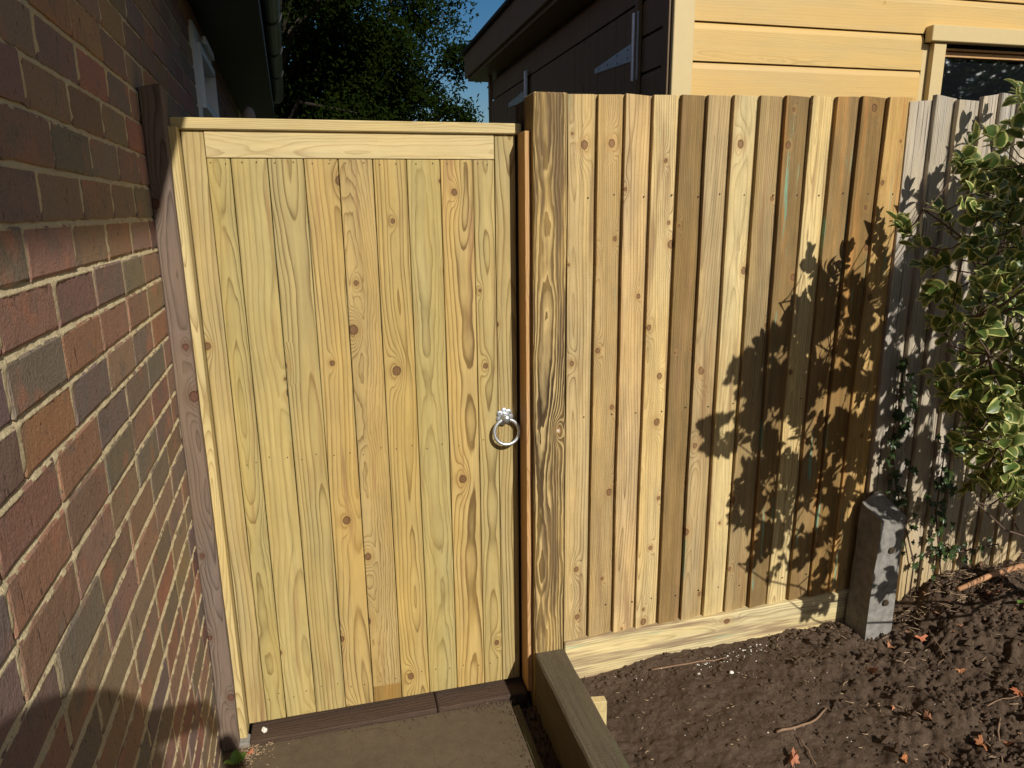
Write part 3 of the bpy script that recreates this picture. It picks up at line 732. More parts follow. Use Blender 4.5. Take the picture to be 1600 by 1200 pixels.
def door(y0, y1, hy, ht=2.44):
    d = link('door', MB().box(.012, .03, y0, y1, .05, DT-.05).me('door', m_sd), shed)
    n = max(2, round((y1-y0)/.118)); wd = (y1-y0)/n
    for i in range(n):
        link('board', plank(wd-.006, .018, DT-.1, m_sd, .003), d, (-.006, y0+wd*(i+.5), .05), (0, 0, radians(-90)))
    for hz_ in (ht, 1.25, .4):
        h = MB()
        # long T strap tapering away from the knuckle + upright plate
        y = hy; a = .020; b_ = .095*.5
        h.v += [(-.0095, y, hz_-b_*.85), (-.0095, y, hz_+b_*.85), (-.0095, y+.50, hz_+.012), (-.0095, y+.50, hz_-.012),
                (-.006, y, hz_-b_*.85), (-.006, y, hz_+b_*.85), (-.006, y+.50, hz_+.012), (-.006, y+.50, hz_-.012)]
        q = len(h.v)-8; h.f += [tuple(q+i for i in f) for f in ((0, 1, 2, 3), (7, 6, 5, 4), (0, 4, 5, 1), (1, 5, 6, 2), (2, 6, 7, 3), (3, 7, 4, 0))]
        h.box(-.0135, -.008, y-.055, y-.012, hz_-.13, hz_+.16)
        h.tube([(-.014, y-.008, hz_-.13), (-.014, y-.008, hz_+.16)], [.008, .008], 10)
        hg = link('hinge', h.me('hinge', m_galv), d)
        for fy in (.06, .19, .32, .44):
            for zz in ((-.018, .018) if fy < .2 else (0,)): link('screw', MB().tube([(-.0105, y+fy, hz_+zz), (-.0090, y+fy, hz_+zz)], [.0055, .0055], 8).me('screw', m_nail), hg)
door(D0, 1.20, D0+.0+.02, 2.36); door(1.24, 2.06, 9, 2.3) if False else None
door(1.205, 2.08, 1.21+20, 2.3) if False else None
door(2.24, LN-.08, 2.27, 2.44)
link('side_board', MB().box(-.004, .03, 1.205, 2.095, .05, DT-.05).me('side_board', m_sd), shed)
# roof with deep fascia
sp('fascia', MB().box(-.16, -.135, -.14, LN+.30, 2.79, 2.98), m_sd, bw=.003)
sp('fascia', MB().box(-.134, WXR+.3, -.14, -.115, 2.79, 2.98), m_shedtrim, 'honey coloured front fascia board', bw=.003)
sp('roof_board', MB().box(-.134, WXR+.3, -.114, LN+.275, 2.765, 2.79), m_sd)
sp('fascia', MB().box(-.134, WXR+.3, LN+.276, LN+.30, 2.79, 2.98), m_sd, bw=.003)
sp('roof', MB().box(-.19, WXR+.35, -.17, LN+.34, 2.982, 3.005), m_soffit)
sp('inner_wall', MB().box(.05, WXR+.1, .05, LN-.05, 0, 1.2).box(.05, WXL-.05, .05, LN-.05, 1.2, 2.76).box(WXL-.05, WXR+.1, .6, LN-.05, 1.2, 2.76), m_soffit)
# front window
wn_ = link('window', MB().box(WXL+.012, WXL+.078, -.018, .012, 1.2, 2.372).me('window', m_shedtrim), shed)
link('head_board', bev(MB().box(WXL-.02, WXR+.1, -.034, .012, 2.375, 2.443).me('head_board', m_shedtrim), .003), wn_)
link('frame', MB().box(WXL+.0785, WXR+.1, .03, .05, 2.325, 2.345).box(WXL+.0785, WXR+.1, .014, .05, 2.350, 2.358).me('frame', m_batten), wn_)
link('pane', MB().box(WXL+.07, WXR+.1, .052, .056, 1.2, 2.33).me('pane', m_glass), wn_)
sp('cladding_board', MB().box(WXL-.019, WXL+.011, .013, .04, 1.2, 2.37), m_shedtrim)

# ================================================================= LEAF MESHES
def leaf_mesh(name, ln, wd, mat, fold=.25, curl=.2, n=6, lobes=0):
    m = MB(); rim = []
    for i in range(n+1):
        t = i/n; y = ln*t; w_ = wd/2*(sin(pi*min(1, t**.8))**.62 if 0 < t < 1 else .04)
        z = -curl*ln*(t-.4)**2
        for k in (-1, -.55, 0, .55, 1):
            m.v.append((k*w_, y, z+fold*abs(k)*w_)); rim.append(1. if (abs(k) == 1 or i in (0, n)) else (.55 if abs(k) == .55 else .1 if 0 < i < n-1 else .5))
    for i in range(n):
        for k in range(4): a = i*5+k; m.f.append((a, a+1, a+6, a+5))
    me = m.me(name, mat, True); at_ = me.attributes.new('rim', 'FLOAT', 'POINT'); at_.data.foreach_set('value', rim); return me
def ivy_mesh(name, s_, mat):
    pts = [(0, 0), (.35, -.12), (.52, .10), (.34, .28), (.42, .62), (.14, .55), (0, 1.0), (-.14, .55), (-.42, .62), (-.34, .28), (-.52, .10), (-.35, -.12)]
    m = MB(); m.v.append((0, .3*s_, -.06*s_))
    for (x, y) in pts: m.v.append((x*s_, y*s_, R.uniform(-.05, .05)*s_))
    for i in range(len(pts)): m.f.append((0, 1+i, 1+(i+1) % len(pts)))
    me = m.me(name, mat, False); at_ = me.attributes.new('rim', 'FLOAT', 'POINT'); at_.data.foreach_set('value', [0.]+[.6]*len(pts)); return me
def place(me_v, me_f, me_r, dst, Mx):
    b = len(dst[0]); dst[0].extend([tuple(Mx @ Vector(v)) for v in me_v]); dst[1].extend([tuple(b+i for i in f) for f in me_f]); dst[2].extend(me_r)
def raw(me):
    return [tuple(v.co) for v in me.vertices], [tuple(p.vertices) for p in me.polygons], [d.value for d in me.attributes['rim'].data]
def joined(name, dst, mat, parent=None, kind='stuff', smooth=True):
    me = bpy.data.meshes.new(name); me.from_pydata(dst[0], [], dst[1]); me.update(); me.materials.append(mat)
    at_ = me.attributes.new('rim', 'FLOAT', 'POINT'); at_.data.foreach_set('value', dst[2])
    if smooth: me.polygons.foreach_set('use_smooth', [True]*len(me.polygons))
    return link(name, me, parent, kind=kind)
def rotm(d, up_, roll=0.):
    """matrix whose +Y points along d, +Z near up_"""
    d = d.normalized(); x = d.cross(up_); x = x.normalized() if x.length > 1e-3 else d.orthogonal().normalized(); z = x.cross(d)
    Mx = Matrix((x, d, z)).transposed().to_4x4(); return Mx @ Matrix.Rotation(roll, 4, 'Y')

# ================================================================= VARIEGATED SHRUB
shrub = thing('variegated_shrub', 'evergreen shrub with cream edged oval leaves reaching in from the right', 'shrub', (2.55, 1.35, .2))
LM = [leaf_mesh('leaf', R.uniform(.048, .060), R.uniform(.034, .042), m_leaf, R.uniform(.05, .42), R.uniform(-.2, 1.8)) for _ in range(9)]
LR = [raw(m) for m in LM]
#SPRIGS
SPR = []
CAMM = cam.matrix_world.copy(); FPX = 1108.32
def at_px(px, py, Y):
    """the point of the vertical plane y=Y met along a direction measured on site with the camera"""
    d = CAMM.to_3x3() @ Vector(((px-800)/FPX, -(py-600)/FPX, -1)); return Vector((0, 0, 1.65)) + d*(Y/d.y)
def to_px(p):
    q = CAMM.inverted() @ Vector(p); return 800+FPX*q.x/-q.z, 600-FPX*q.y/-q.z
vis = [(1504,246,1.55),(1533,261,1.55),(1557,226,1.72),(1589,208,1.75),(1595,150,1.8),(1580,275,1.5),(1516,305,1.5),(1580,316,1.45),(1522,342,1.42),(1548,331,1.4),
 (1411,354,1.78),(1428,372,1.74),(1446,386,1.66),(1478,348,1.6),(1463,415,1.62),(1513,386,1.4),(1539,407,1.33),(1589,383,1.36),(1580,418,1.3),(1475,453,1.6),(1487,468,1.5),
 (1527,462,1.25),(1557,456,1.3),(1577,480,1.24),(1467,517,1.52),(1495,500,1.45),(1527,510,1.27),(1590,520,1.3),(1480,587,1.46),(1500,610,1.38),(1487,630,1.42),(1520,623,1.33),(1527,590,1.34),
 (1550,597,1.3),(1560,617,1.27),(1547,643,1.3),(1567,660,1.28),(1593,633,1.3),(1533,677,1.33),(1540,703,1.33),(1567,687,1.26),(1593,673,1.3),(1527,743,1.36),(1547,760,1.32),
 (1580,767,1.28),(1590,720,1.3),(1577,740,1.28),(1570,355,1.5),(1600,440,1.4),(1605,340,1.4),(1610,560,1.3),(1540,545,1.45),(1590,580,1.45)]
for (px, py, Y) in vis: SPR.append((at_px(px+4, py, Y), True))
for (px, py, Y) in vis:                       # a second, deeper layer of shoots
    if px > 1500: SPR.append((at_px(px+R.uniform(-6, 34), py+R.uniform(-22, 22), min(1.86, Y+R.uniform(.06, .22))), True))
# branches beyond the frame: the rest of the crown, filled where its shade falls on the fences
def in_poly(x, y, P):
    c = False; j = len(P)-1
    for i in range(len(P)):
        if (P[i][1] > y) != (P[j][1] > y) and x < (P[j][0]-P[i][0])*(y-P[i][1])/(P[j][1]-P[i][1])+P[i][0]: c = not c
        j = i
    return c
SH = [(1095,690),(1108,635),(1150,565),(1205,510),(1255,480),(1300,440),(1370,415),(1420,420),(1450,300),(1600,300),(1640,850),(1400,860),(1350,930),(1270,960),(1240,900),(1200,860),(1180,780),(1140,720)]
cnt = 0; tries = 0
while cnt < 430 and tries < 90000:
    tries += 1
    sx, sy = R.uniform(1100, 1640), R.uniform(290, 970)
    if not in_poly(sx, sy, SH): continue
    S_ = at_px(sx, sy, 1.965); Y = R.uniform(1.02, 1.75); P = S_ - L*((1.965-Y)/L.y); q = to_px(P)
    if q[0] < 1655 or P.z < .35 or P.z > 2.3: continue
    if any((P-p).length < .021 for p, _ in SPR): continue
    SPR.append((P, False)); cnt += 1
print('off', cnt)
trunk = [Vector((2.55, 1.35, .18)), Vector((2.5, 1.36, .6)), Vector((2.38, 1.38, 1.0)), Vector((2.34, 1.42, 1.4)), Vector((2.3, 1.5, 1.9))]
tb = MB().tube(trunk, [.03, .026, .02, .015, .008], 9)
link('stem', tb.me('stem', m_bark, True), shrub).matrix_parent_inverse = shrub.matrix_world.inverted()
bpy.context.view_layer.update()
def keep(o, p):
    o.matrix_parent_inverse = Matrix.Translation(-p.location); return o
for ch in shrub.children: keep(ch, shrub)
tw = MB(); nodes = []
br_targets = [Vector(p) for p, _ in SPR]
mains = [(Vector((1.50, 1.55, 1.62)), 3), (Vector((1.42, 1.32, 1.40)), 2), (Vector((1.45, 1.3, 1.12)), 2), (Vector((1.5, 1.30, .95)), 1), (Vector((1.75, 1.45, 1.78)), 3), (Vector((1.65, 1.2, 1.25)), 2), (Vector((1.7, 1.35, .7)), 1)]
for (e, ti) in mains:
    s0 = trunk[ti]; pts = []
    for i in range(9):
        t = i/8; p = s0.lerp(e, t) + Vector((0, 0, -.10*sin(pi*t))) + Vector([R.uniform(-.02, .02) for _ in range(3)]); pts.append(p)
    bmn = MB().tube(pts, [.0065-.0045*i/8 for i in range(9)], 6); keep(link('branch', bmn.me('branch', m_bark, True), shrub), shrub); nodes += pts[2:]
rest = ([], [], []); nleaf = 0
SPR.sort(key=lambda s: not s[1])
for P, v_ in SPR:
    nd = min(nodes, key=lambda q: (q-P).length); d = (P-nd); 
    pts = [nd.lerp(P, t)+Vector((0, 0, -.02*sin(pi*t)))+Vector([R.uniform(-.006, .006) for _ in range(3)]) for t in (0, .35, .7, 1)]
    if d.length > .03: tw.tube(pts, [.0026, .0022, .0018, .0012], 5)
    d = d.normalized() if d.length > .01 else Vector((-1, 0, .3)); 
    ax = (d + Vector((-.5, -.2, .5))*R.uniform(.3, 1.0)).normalized(); tip = P+ax*.05; base = P-ax*.03
    tw.tube([base, P, tip], [.0016, .0014, .001], 5)
    nl_ = R.randint(8, 11)
    for i in range(nl_):
        t = i/(nl_-1); q = base.lerp(tip, t); ang = i*2.4+R.uniform(-.4, .4)
        a = ax.orthogonal().normalized(); a.rotate(Quaternion(ax, ang)); dirn = (a*(1.1-.75*t) + ax*(.35+.7*t)).normalized()
        k = R.randrange(9); up_ = (ax + Vector((0, -.5, .4))).normalized()
        Mx = Matrix.Translation(q) @ rotm(dirn, up_, R.uniform(-.5, .5)) @ Matrix.Scale(R.uniform(.5, 1.12)*(.78 if t > .85 else 1), 4)
        if nleaf < 292:
            o = bpy.data.objects.new('leaf', LM[k]); col.objects.link(o); o.parent = shrub; o.matrix_parent_inverse = Matrix.Translation(-shrub.location)
            o.matrix_local = Mx; o.matrix_basis = Mx; nleaf += 1
        else: place(*LR[k], rest, Mx)
keep(link('twigs', tw.me('twigs', m_bark, True), shrub, kind='stuff'), shrub)
keep(joined('foliage', rest, m_leaf, shrub), shrub)

# ================================================================= IVY ON THE OLD FENCE
IV = [ivy_mesh('leaf', R.uniform(.026, .040), m_ivy) for _ in range(5)]
for (lab, path_, cntl) in (('ivy strand climbing the old fence just above the concrete spur post', [(1428, 880, .0), (1400, 760, .0), (1392, 690, 0), (1405, 640, 0), (1412, 570, 0)], 62),
                           ('ivy clump climbing the old fence right of the spur post down to the soil', [(1470, 895, .0), (1462, 800, .0), (1470, 750, 0), (1478, 690, 0), (1500, 690, 0)], 62),
                           ('thin ivy strand trailing across the foot of the old fence', [(1440, 870, .0), (1480, 850, .0), (1500, 862, 0), (1560, 850, 0)], 16)):
    pts = [at_px(a, b, 1.955) for a, b, _ in path_]; root = pts[0].copy(); root.z = soil_z(root.x, root.y)
    iv = thing('ivy', lab, 'ivy', tuple(root), group='ivy on the old fence')
    keep(link('stem', MB().tube([root]+pts, [.003]*(len(pts)+1), 5).me('stem', m_bark, True), iv), iv)
    for i in range(cntl):
        t = R.random()*(len(pts)-1); k = int(t); q = pts[k].lerp(pts[k+1], t-k)+Vector((R.gauss(0, .028), -abs(R.gauss(.012, .014)), R.gauss(0, .03)))
        Mx = rotm(Vector((R.uniform(-.8, .8), -.25, -1)), Vector((R.uniform(-.4, .4), -1, .35)))
        o = bpy.data.objects.new('leaf', R.choice(IV)); col.objects.link(o); o.parent = iv; o.matrix_parent_inverse = Matrix.Translation(-iv.location)
        o.matrix_basis = Matrix.Translation(q) @ Mx @ Matrix.Scale(R.uniform(.6, 1.15), 4)

# ================================================================= LITTER ON THE SOIL
def dead_leaf(s_):
    m = MB(); n = 10; m.v.append((0, 0, .12*s_))
    for i in range(n*2):
        t = 2*pi*i/(2*n); r_ = s_*(.5 if i % 2 else .36)*(1.15 if abs(sin(t)) < .5 else .85)*R.uniform(.8, 1.15); m.v.append((r_*cos(t), r_*.7*sin(t), .16*s_*sin(2.2*t+1)+R.uniform(0, .12)*s_))
    for i in range(2*n): m.f.append((0, 1+i, 1+(i+1) % (2*n)))
    return m.me('dead_leaf', m_dleaf, False)
def on_soil(px, py, z=.17):
    for _ in range(12):
        d = CAMM.to_3x3() @ Vector(((px-800)/FPX, -(py-600)/FPX, -1)); p = Vector((0, 0, 1.65)) + d*((z-1.65)/d.z)
        z = .5*z+.5*soil_z(p.x, p.y)
    return p
DL = [(1240, 1190, .045, 'curled pinkish brown dead leaf at the bottom edge of the soil bed', (1.1, .9, .9)),
      (1413, 1190, .028, 'small orange brown dead leaf right of the bottom centre of the soil', (1.3, 1.05, .7)),
      (1532, 1166, .040, 'flat tan dead leaf in the lower right of the soil', (1.2, 1.0, .8)),
      (1592, 1085, .035, 'reddish dead leaf at the right edge of the soil', (1.3, .85, .7)),
      (1550, 930, .042, 'large russet dead leaf below the fallen stick', (1.0, .8, .8)),
      (1563, 915, .035, 'russet dead leaf touching the fallen stick', (.95, .75, .75)),
      (1437, 1000, .040, 'orange red dead leaf right of the concrete spur post', (1.2, .85, .75)),
      (1365, 1050, .040, 'grey brown crumpled leaf on soil in front of the spur post', (.75, .7, .75)),
      (1390, 1012, .028, 'tan dead leaf just in front of the spur post', (1.1, 1.0, .9)),
      (1465, 962, .03, 'pale pink brown dead leaf beneath the ivy', (1.2, 1.0, .95)),
      (1393, 1108, .022, 'small pale dead leaf standing on edge in mid soil', (1.3, 1.2, 1.1)),
      (1450, 1125, .04, 'dull brown dead leaf half buried right of mid soil', (.7, .65, .65)),
      (1500, 1050, .025, 'small tan leaf scrap right of mid soil', (1.2, 1.1, .9)),
      (1575, 1165, .03, 'brown dead leaf in the lower right corner of the soil', (1.1, .9, .8)),
      (390, 1168, .030, 'pink brown dead leaf in the corner by the brick wall', (1.2, .9, .85))]
for (px, py, s_, lab, c) in DL:
    if px < 800: p = Vector((-.335, 1.955, .066))
    else: p = on_soil(px, py)+Vector((0, 0, .006))
    o = link('dead_leaf', dead_leaf(s_*1.25), loc=p, rot=(R.uniform(-.5, .7), R.uniform(-.5, .5), R.uniform(0, 6)), color=c)
    tag(o, lab, 'dead leaf', 'dead leaves on the ground')
ll = MB()
for _ in range(110):
    x, y = (R.gauss(2.45, .3), R.uniform(1.7, 1.95)) if R.random() < .6 else (R.uniform(1.75, 2.9), R.uniform(1.15, 1.9))
    if x < 1.75: continue
    m_ = dead_leaf(R.uniform(.010, .026)); Mx = Matrix.Translation((x, y, soil_z(x, y)+.007)) @ Matrix.Rotation(R.uniform(0, 6), 4, 'Z') @ Matrix.Rotation(R.uniform(-.8, .8), 4, 'X')
    b_ = len(ll.v); ll.v += [tuple(Mx @ v.co) for v in m_.vertices]; ll.f += [tuple(b_+i for i in p.vertices) for p in m_.polygons]
tag(link('leaf_litter', ll.me('leaf_litter', m_dleaf), kind='stuff', color=(.6, .62, .62)), 'small brown leaf litter strewn over the soil in front of the old fence', 'leaf litter')
TWG = [([(1212, 1147), (1245, 1140), (1275, 1128), (1292, 1110)], .0042, 'curved brown twig lying on the middle of the soil'),
       ([(1247, 1155), (1262, 1175), (1275, 1198)], .0025, 'thin twig near the bottom edge of the soil'),
       ([(1018, 1050), (1075, 1040), (1135, 1030)], .003, 'straight thin twig along the foot of the gravel board'),
       ([(1450, 985), (1470, 1015), (1478, 1030), (1465, 1042)], .0022, 'thin wiry root looping right of the spur post'),
       ([(1562, 1125), (1560, 1160), (1566, 1195)], .003, 'pale twig standing out in the lower right corner'),
       ([(1535, 1110), (1555, 1098), (1592, 1090)], .0022, 'thin pale root crossing to the right edge'),
       ([(1470, 1178), (1483, 1190), (1480, 1199)], .003, 'short hooked twig at the bottom right')]
for (pp, r_, lab) in TWG:
    pts = [on_soil(*q)+Vector((0, 0, r_*1.2+.004)) for q in pp]; fine_ = []
    for i in range(len(pts)-1):
        for t in (0, .33, .66): fine_.append(pts[i].lerp(pts[i+1], t)+Vector([R.uniform(-.003, .003) for _ in range(3)]))
    fine_.append(pts[-1]); root = fine_[0].copy()
    o = link('twig', MB().tube([p-root for p in fine_], [r_*(1-.5*i/len(fine_)) for i in range(len(fine_))], 6).me('twig', m_twig, True), loc=root); tag(o, lab, 'twig')
a, b_ = on_soil(1496, 928), on_soil(1594, 893)
o = link('stick', MB().tube([Vector((0, 0, .018)), (b_-a)*.5+Vector((0, 0, .03)), (b_-a)*1.02+Vector((0, 0, .022))], [.0085, .0105, .012], 8).me('stick', plain('bare_root', (.46, .24, .12), .8, 0., .3, 90, .001), True), loc=a)
tag(o, 'thick orange brown stick lying on the soil before the old fence', 'stick')
def pebble(s_, mat):
    me = ellipsoid(s_, s_*.75, s_*.6, mat, 'pebble', 8, 5)
    for v in me.vertices: v.co *= R.uniform(.75, 1.2)
    me.polygons.foreach_set('use_smooth', [False]*len(me.polygons)); return me
for (p, s_, lab) in ((Vector((-.297, 2.04, .072)), .0125, 'white chalky stone on the left end of the gate threshold'),
                  (on_soil(1143, 1052)+Vector((0, 0, .004)), .009, 'upright white stone chip in the soil before the gravel board'),
                  (on_soil(1092, 1053), .005, 'small white stone chip in the soil near the gravel board'),
                  (on_soil(1473, 1096), .007, 'pale yellow chip in the soil right of centre')):
    tag(link('stone', pebble(s_, m_white), loc=p, rot=(0, 0, R.uniform(0, 3))), lab, 'stone')
# loose clods, crumbs and dry bits
cl = MB()
def clod(p, s_):
    b = len(cl.v); 
    for (x, y, z) in ((1, 0, 0), (-1, 0, 0), (0, 1, 0), (0, -1, 0), (0, 0, 1), (0, 0, -.6)): cl.v.append(tuple(p+Vector((x, y, z))*s_*R.uniform(.6, 1.3)))
    for f in ((0, 2, 4), (2, 1, 4), (1, 3, 4), (3, 0, 4), (2, 0, 5), (1, 2, 5), (3, 1, 5), (0, 3, 5)): cl.f.append(tuple(b+i for i in f))
for _ in range(7000):
    x = R.uniform(.67, 3.0); y = R.uniform(1.05, 1.96)
    if R.random() > .25+.75*max(0, min(1, (x-1.2)/.6)) and y < 1.8: continue
    if .95 < x < 1.75 and y > 1.93 and False: continue
    s_ = abs(R.gauss(0, .0036+.002*(x > 1.4)))+.0012; clod(Vector((x, y, soil_z(x, y)+s_*.3)), s_)
for _ in range(420):
    if R.random() < .5: x, y = R.uniform(.36, .505) if R.random() < .6 else R.uniform(-.34, .48), 1.999-abs(R.gauss(0, .018))
    else: x, y = .487-abs(R.gauss(0, .03)), R.uniform(1.3, 1.99)
    clod(Vector((x, y, .056)), abs(R.gauss(0, .0022))+.0008)
for _ in range(500): clod(Vector((R.uniform(.505, .565), R.uniform(1.2, 1.95), .047+R.uniform(0, .006))), abs(R.gauss(0, .004))+.0015)
tag(link('soil_crumbs', cl.me('soil_crumbs', m_soil), kind='stuff'), 'loose crumbs and clods of dark soil over the bed', 'soil crumbs')
db = MB()
for _ in range(900):
    u = R.random()
    if u < .42: x, y = R.gauss(2.35, .35), R.uniform(1.80, 1.97); s_ = R.uniform(.012, .05)
    elif u < .80: x, y = R.uniform(.70, 2.9), R.uniform(1.1, 1.95); s_ = R.uniform(.006, .03)*(1 if x > 1.4 else .5)
    else: x, y = -.37+abs(R.gauss(0, .045)), 1.995-abs(R.gauss(0, .05)); s_ = R.uniform(.004, .013)
    if x < .6:
        if x > -.1 or x < -.40: continue
        z = .057+R.uniform(0, .006)
    else:
        if x < .67: continue
        z = soil_z(x, y)+.004+R.uniform(0, .008)
    a = R.uniform(0, pi); d = Vector((cos(a), sin(a), R.uniform(-.15, .25)))*s_; r_ = min(.0014, R.uniform(.0005, .0016)+s_*.01); p = Vector((x, y, z))
    db.tube([p-d*.5, p+Vector((R.uniform(-.2, .2)*s_, R.uniform(-.2, .2)*s_, 0)), p+d*.5], [r_, r_, r_*.6], 4, False)
tag(link('dry_debris', db.me('dry_debris', m_straw), kind='stuff'), 'dry straw like bits and rootlets scattered over soil and path corner', 'debris')
wc = MB(); cl2 = cl; cl = wc
for _ in range(70):
    t = R.random(); p = on_soil(1090+110*t+R.uniform(-6, 6), 1040-33*t+R.uniform(-6, 10)); clod(p+Vector((0, 0, .001)), R.uniform(.001, .0038))
for _ in range(90):
    x, y = R.uniform(.75, 2.6), R.uniform(1.2, 1.93); clod(Vector((x, y, soil_z(x, y)+.001)), R.uniform(.0008, .0026))
tag(link('chalk_crumbs', wc.me('chalk_crumbs', m_white), kind='stuff'), 'white chalk crumbs scattered along the foot of the gravel board', 'crumbs')
# a small green seedling in the corner by the wall and one leaf at the right edge
lfm = leaf_mesh('weed_leaf', .04, .028, m_green)
wd_ = thing('weed', 'small green weed in the corner of path and brick wall', 'weed', (-.372, 1.93, .05))
for a in (0, 2.1, 4.2, 5.3): link('leaf', lfm, wd_, (0, 0, .01), (R.uniform(.3, .7), 0, a))
p = on_soil(1590, 950)
o = link('fallen_green_leaf', leaf_mesh('fallen_green_leaf', .06, .024, m_green), loc=p+Vector((.03, 0, .02)), rot=(.3, .1, 1.9)); tag(o, 'bright green leaf poking in at the right edge above the soil', 'leaf')

# ================================================================= TREES
m_treebark = plain('dark_tree_bark', (.025, .018, .012), .95, 0., .3, 20, .01)
def tree(name, label, x, y, trunk_h, cz, rx, rz, nblob, nleaf_, size, mat, seed, cat='tree', group=None, ry=None):
    T = random.Random(seed); ry = ry or rx
    t_ = thing(name, label, cat, (x, y, 0), group=group)
    tr = MB().tube([(0, 0, -.1), (.05, 0, trunk_h*.6), (0, .05, cz)], [rx*.07, rx*.055, rx*.02], 10)
    blobs = []
    for i in range(nblob):
        a = T.uniform(0, 2*pi); el = T.uniform(-.9, 1.2); q = T.uniform(.45, 1.)
        c = Vector((rx*q*cos(a)*cos(el), ry*q*sin(a)*cos(el), cz+rz*q*sin(el))); blobs.append((c, T.uniform(.13, .27)*rx))
        tr.tube([(0, 0, trunk_h*T.uniform(.6, 1.)), c*.5+Vector((0, 0, cz*.35)), c], [rx*.022, rx*.012, rx*.003], 5)
    link('trunk', tr.me('trunk', m_treebark, True), t_)
    mb = ([], [], [])
    twigs_ = []
    for i in range(nleaf_//16):
        c, r_ = T.choice(blobs); d = Vector((T.gauss(0, 1), T.gauss(0, 1), T.gauss(0, .8))).normalized(); twigs_.append((c+d*r_*T.uniform(.3, 1.15), T.uniform(.05, .16)))
    for i in range(nleaf_):
        c, r_ = T.choice(twigs_); p = c+Vector((T.gauss(0, 1), T.gauss(0, 1), T.gauss(0, .7)))*r_
        u = Vector((T.gauss(0, 1), T.gauss(0, 1), T.gauss(0, 1))).normalized(); v = u.orthogonal().normalized()*size*T.uniform(.4, .62); u = u*size*T.uniform(.6, 1.2)
        b = len(mb[0]); mb[0].extend([tuple(p-u*.5), tuple(p+v*.5), tuple(p+u*.5), tuple(p-v*.5)]); mb[1].append((b, b+1, b+2, b+3)); mb[2].extend([.2]*4)
    o = joined('crown', mb, mat, t_, kind=None, smooth=False); return t_
tree('tree', 'large dark leafy tree beyond the gate with sky showing through its crown', -1.2, 13.5, 3, 5.2, 3.0, 3.2, 85, 60000, .10, m_tree, 11)
tree('tree', 'dark bushy tree beyond the gate beside the dark shed wall', 0.75, 14.5, 2.4, 4.0, 2.25, 2.35, 65, 50000, .10, m_tree, 12)
tree('tree', 'shadowed background tree low behind the two others', .2, 18, 2, 2.6, 3.2, 1.9, 50, 16000, .15, m_tree, 13)
for i, (x, y, s_) in enumerate(((9.5, -5.5, 1.), (12.5, -4.0, 1.15), (6.6, -8.5, 1.1), (15.5, -6.5, 1.3))):
    tree('laurel_tree', ['laurel tree reflected nearest the window frame in the shed window', 'laurel tree reflected in the middle of the shed window', 'laurel tree far behind the photographer', 'laurel tree behind the others on the garden side'][i],
         x, y, 1.2, 2.6*s_, 2.0*s_, 2.3*s_, 36, 12000, .15, m_hedge, 30+i, group='laurels behind the photographer')

# ================================================================= PERSON TAKING THE PICTURE (in the wall frame: casts the shadow on the brickwork)
Mw = Matrix.Rotation(PHI, 4, 'Z')
person = thing('person', 'person in dark jacket and jeans holding up a phone with both hands', 'person', (0, -.3, .055), PHI)
def skin(name, verts, edges, rads, mat, root=0, sub=2, parent=None):
    me = bpy.data.meshes.new(name); me.from_pydata(verts, edges, []); o = bpy.data.objects.new(name, me); col.objects.link(o)
    md = o.modifiers.new('s', 'SKIN'); md.use_smooth_shade = True
    for i, sv in enumerate(me.skin_vertices[0].data): sv.radius = rads[i] if isinstance(rads[i], tuple) else (rads[i], rads[i]); sv.use_root = (i == root)
    o.modifiers.new('u', 'SUBSURF').levels = sub; bpy.context.view_layer.update()
    ev = o.evaluated_get(bpy.context.evaluated_depsgraph_get()); m2 = bpy.data.meshes.new_from_object(ev); o.modifiers.clear(); o.data = m2
    m2.materials.clear(); m2.materials.append(mat); m2.polygons.foreach_set('use_smooth', [True]*len(m2.polygons)); o.parent = parent; return o
# local frame: x right, y toward the gate, z up from the path; feet under the shoulders
HX = -.02; HY = .115; HB = -.045
V = [(HX, .0, .98), (HX, .0, 1.12), (HX, .0, 1.30), (HX, .01, 1.41), (HX, .03, 1.49), (HX, HY-.02+HB*.8, 1.60), (HX, HY+HB, 1.675),
     (HX-.17, .0, 1.42), (HX-.235, .09, 1.20), (HX-.04, .235, 1.46), (HX-.02, .272, 1.50),
     (HX+.17, .0, 1.42), (HX+.27, .09, 1.20), (HX+.235, .235, 1.44), (HX+.205, .272, 1.49),
     (HX-.09, .0, .90), (HX-.10, .02, .50), (HX-.10, -.02, .09), (HX-.10, .13, .035), (HX+.09, .0, .90), (HX+.10, .02, .50), (HX+.10, -.02, .09), (HX+.10, .13, .035)]
E_ = [(0, 1), (1, 2), (2, 3), (3, 4), (4, 5), (5, 6), (3, 7), (7, 8), (8, 9), (9, 10), (3, 11), (11, 12), (12, 13), (13, 14), (0, 15), (15, 16), (16, 17), (17, 18), (0, 19), (19, 20), (20, 21), (21, 22)]
Rd = [(.16, .11), (.145, .10), (.165, .11), (.13, .09), .052, .075, .082, .062, .045, .032, .028, .062, .045, .032, .028, .088, .062, .042, .035, .088, .062, .042, .035]
body = skin('body', V, E_, Rd, m_cloth, 0, 2, person)
body.data.materials.append(m_skin); body.data.materials.append(m_jeans)
for p in body.data.polygons:
    c = p.center; p.material_index = 1 if (c.z > 1.50 and abs(c.x-HX) < .12) or c.y > .245 else (2 if c.z < .93 else 0)
hr = ellipsoid(.088, .105, .10, m_hair, 'hair'); 
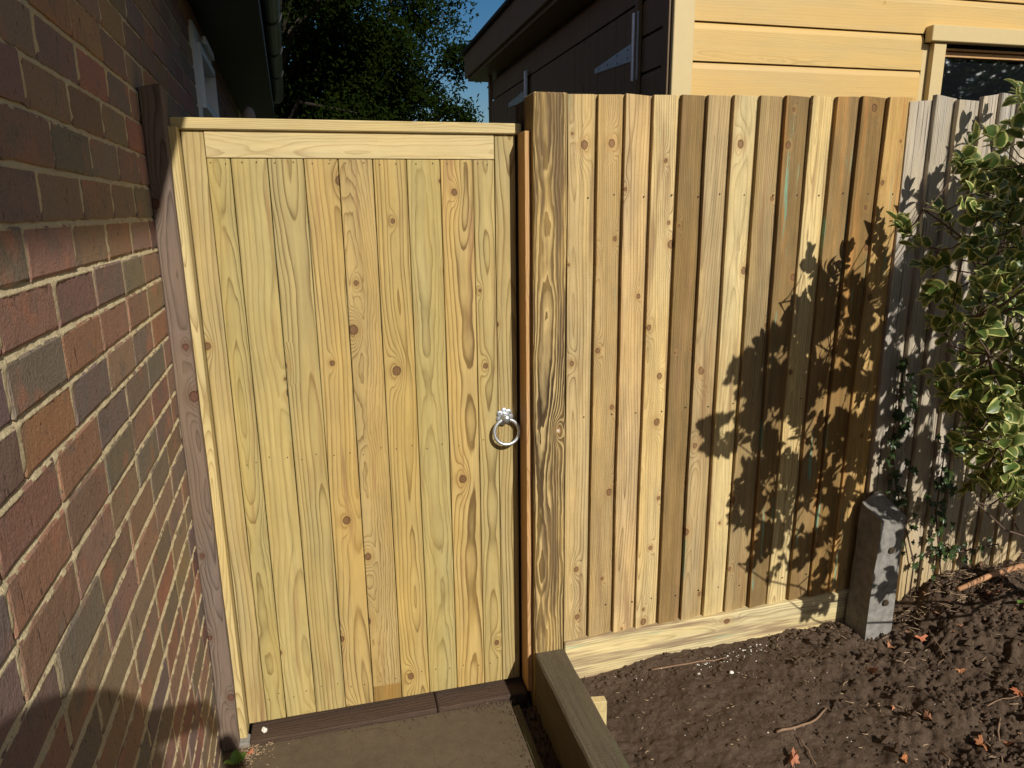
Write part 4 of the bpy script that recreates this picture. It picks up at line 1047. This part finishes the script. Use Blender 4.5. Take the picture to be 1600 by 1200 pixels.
for v in hr.vertices:
    if v.co.y > .02 and v.co.z < .03: v.co *= .8
link('hair', hr, person, (HX, HY-.012+HB, 1.70))
fm = ellipsoid(.012, .016, .02, m_skin, 'nose', 8, 6); link('nose', fm, person, (HX, HY+.088+HB, 1.64))
for s_ in (-1, 1):
    link('ear', ellipsoid(.010, .018, .03, m_skin, 'ear', 8, 6), person, (HX+s_*.083, HY-.01+HB, 1.645))
    link('eye', ellipsoid(.011, .007, .007, m_white, 'eye', 8, 6), person, (HX+s_*.03, HY+.076+HB, 1.66))
link('mouth', ellipsoid(.024, .006, .006, plain('lips', (.35, .14, .12)), 'mouth', 8, 6), person, (HX, HY+.078+HB, 1.603))
# phone: its lens is where the picture is taken from, just behind the camera position
phone = link('phone', bev(MB().box(-.030, .132, -.0225, -.0145, -.060, .020).me('phone', m_phone), .002), loc=(0, 0, 1.65), rot=(0, 0, PHI)); tag(phone, 'black phone held up sideways by the photographer', 'phone')
# fingers around both ends of the phone
for (hx, s_) in ((HX-.02, -1), (HX+.205, 1)):
    ed = -.030 if s_ < 0 else .132
    px_ = ed+s_*.030; W_ = lambda x, y, z: (x, y+.3, z+1.65-.055)
    Vh = [W_(px_+s_*.012, -.045, -.09), W_(px_, -.03, -.05)]; Eh = [(0, 1)]; Rh = [(.028, .020), (.026, .015)]
    for k in range(4):
        zz = .004-.017*k; a = len(Vh); ln = (.9, 1., .95, .8)[k]
        Vh += [W_(px_-s_*.002, -.022, zz-.015), W_(ed+s_*.011, -.008, zz), W_(ed-s_*.004*ln, -.006, zz+.002)]
        Eh += [(1, a), (a, a+1), (a+1, a+2)]; Rh += [.0095, .0085, .0072]
    a = len(Vh); Vh += [W_(px_-s_*.012, -.045, -.045), W_(ed-s_*.006, -.036, -.032), W_(ed-s_*.024, -.032, -.026)]; Eh += [(1, a), (a, a+1), (a+1, a+2)]; Rh += [.012, .010, .008]
    h = skin('hand', Vh, Eh, Rh, m_skin, 1, 1, person)
print('leaves', nleaf, 'sprigs', len(SPR))
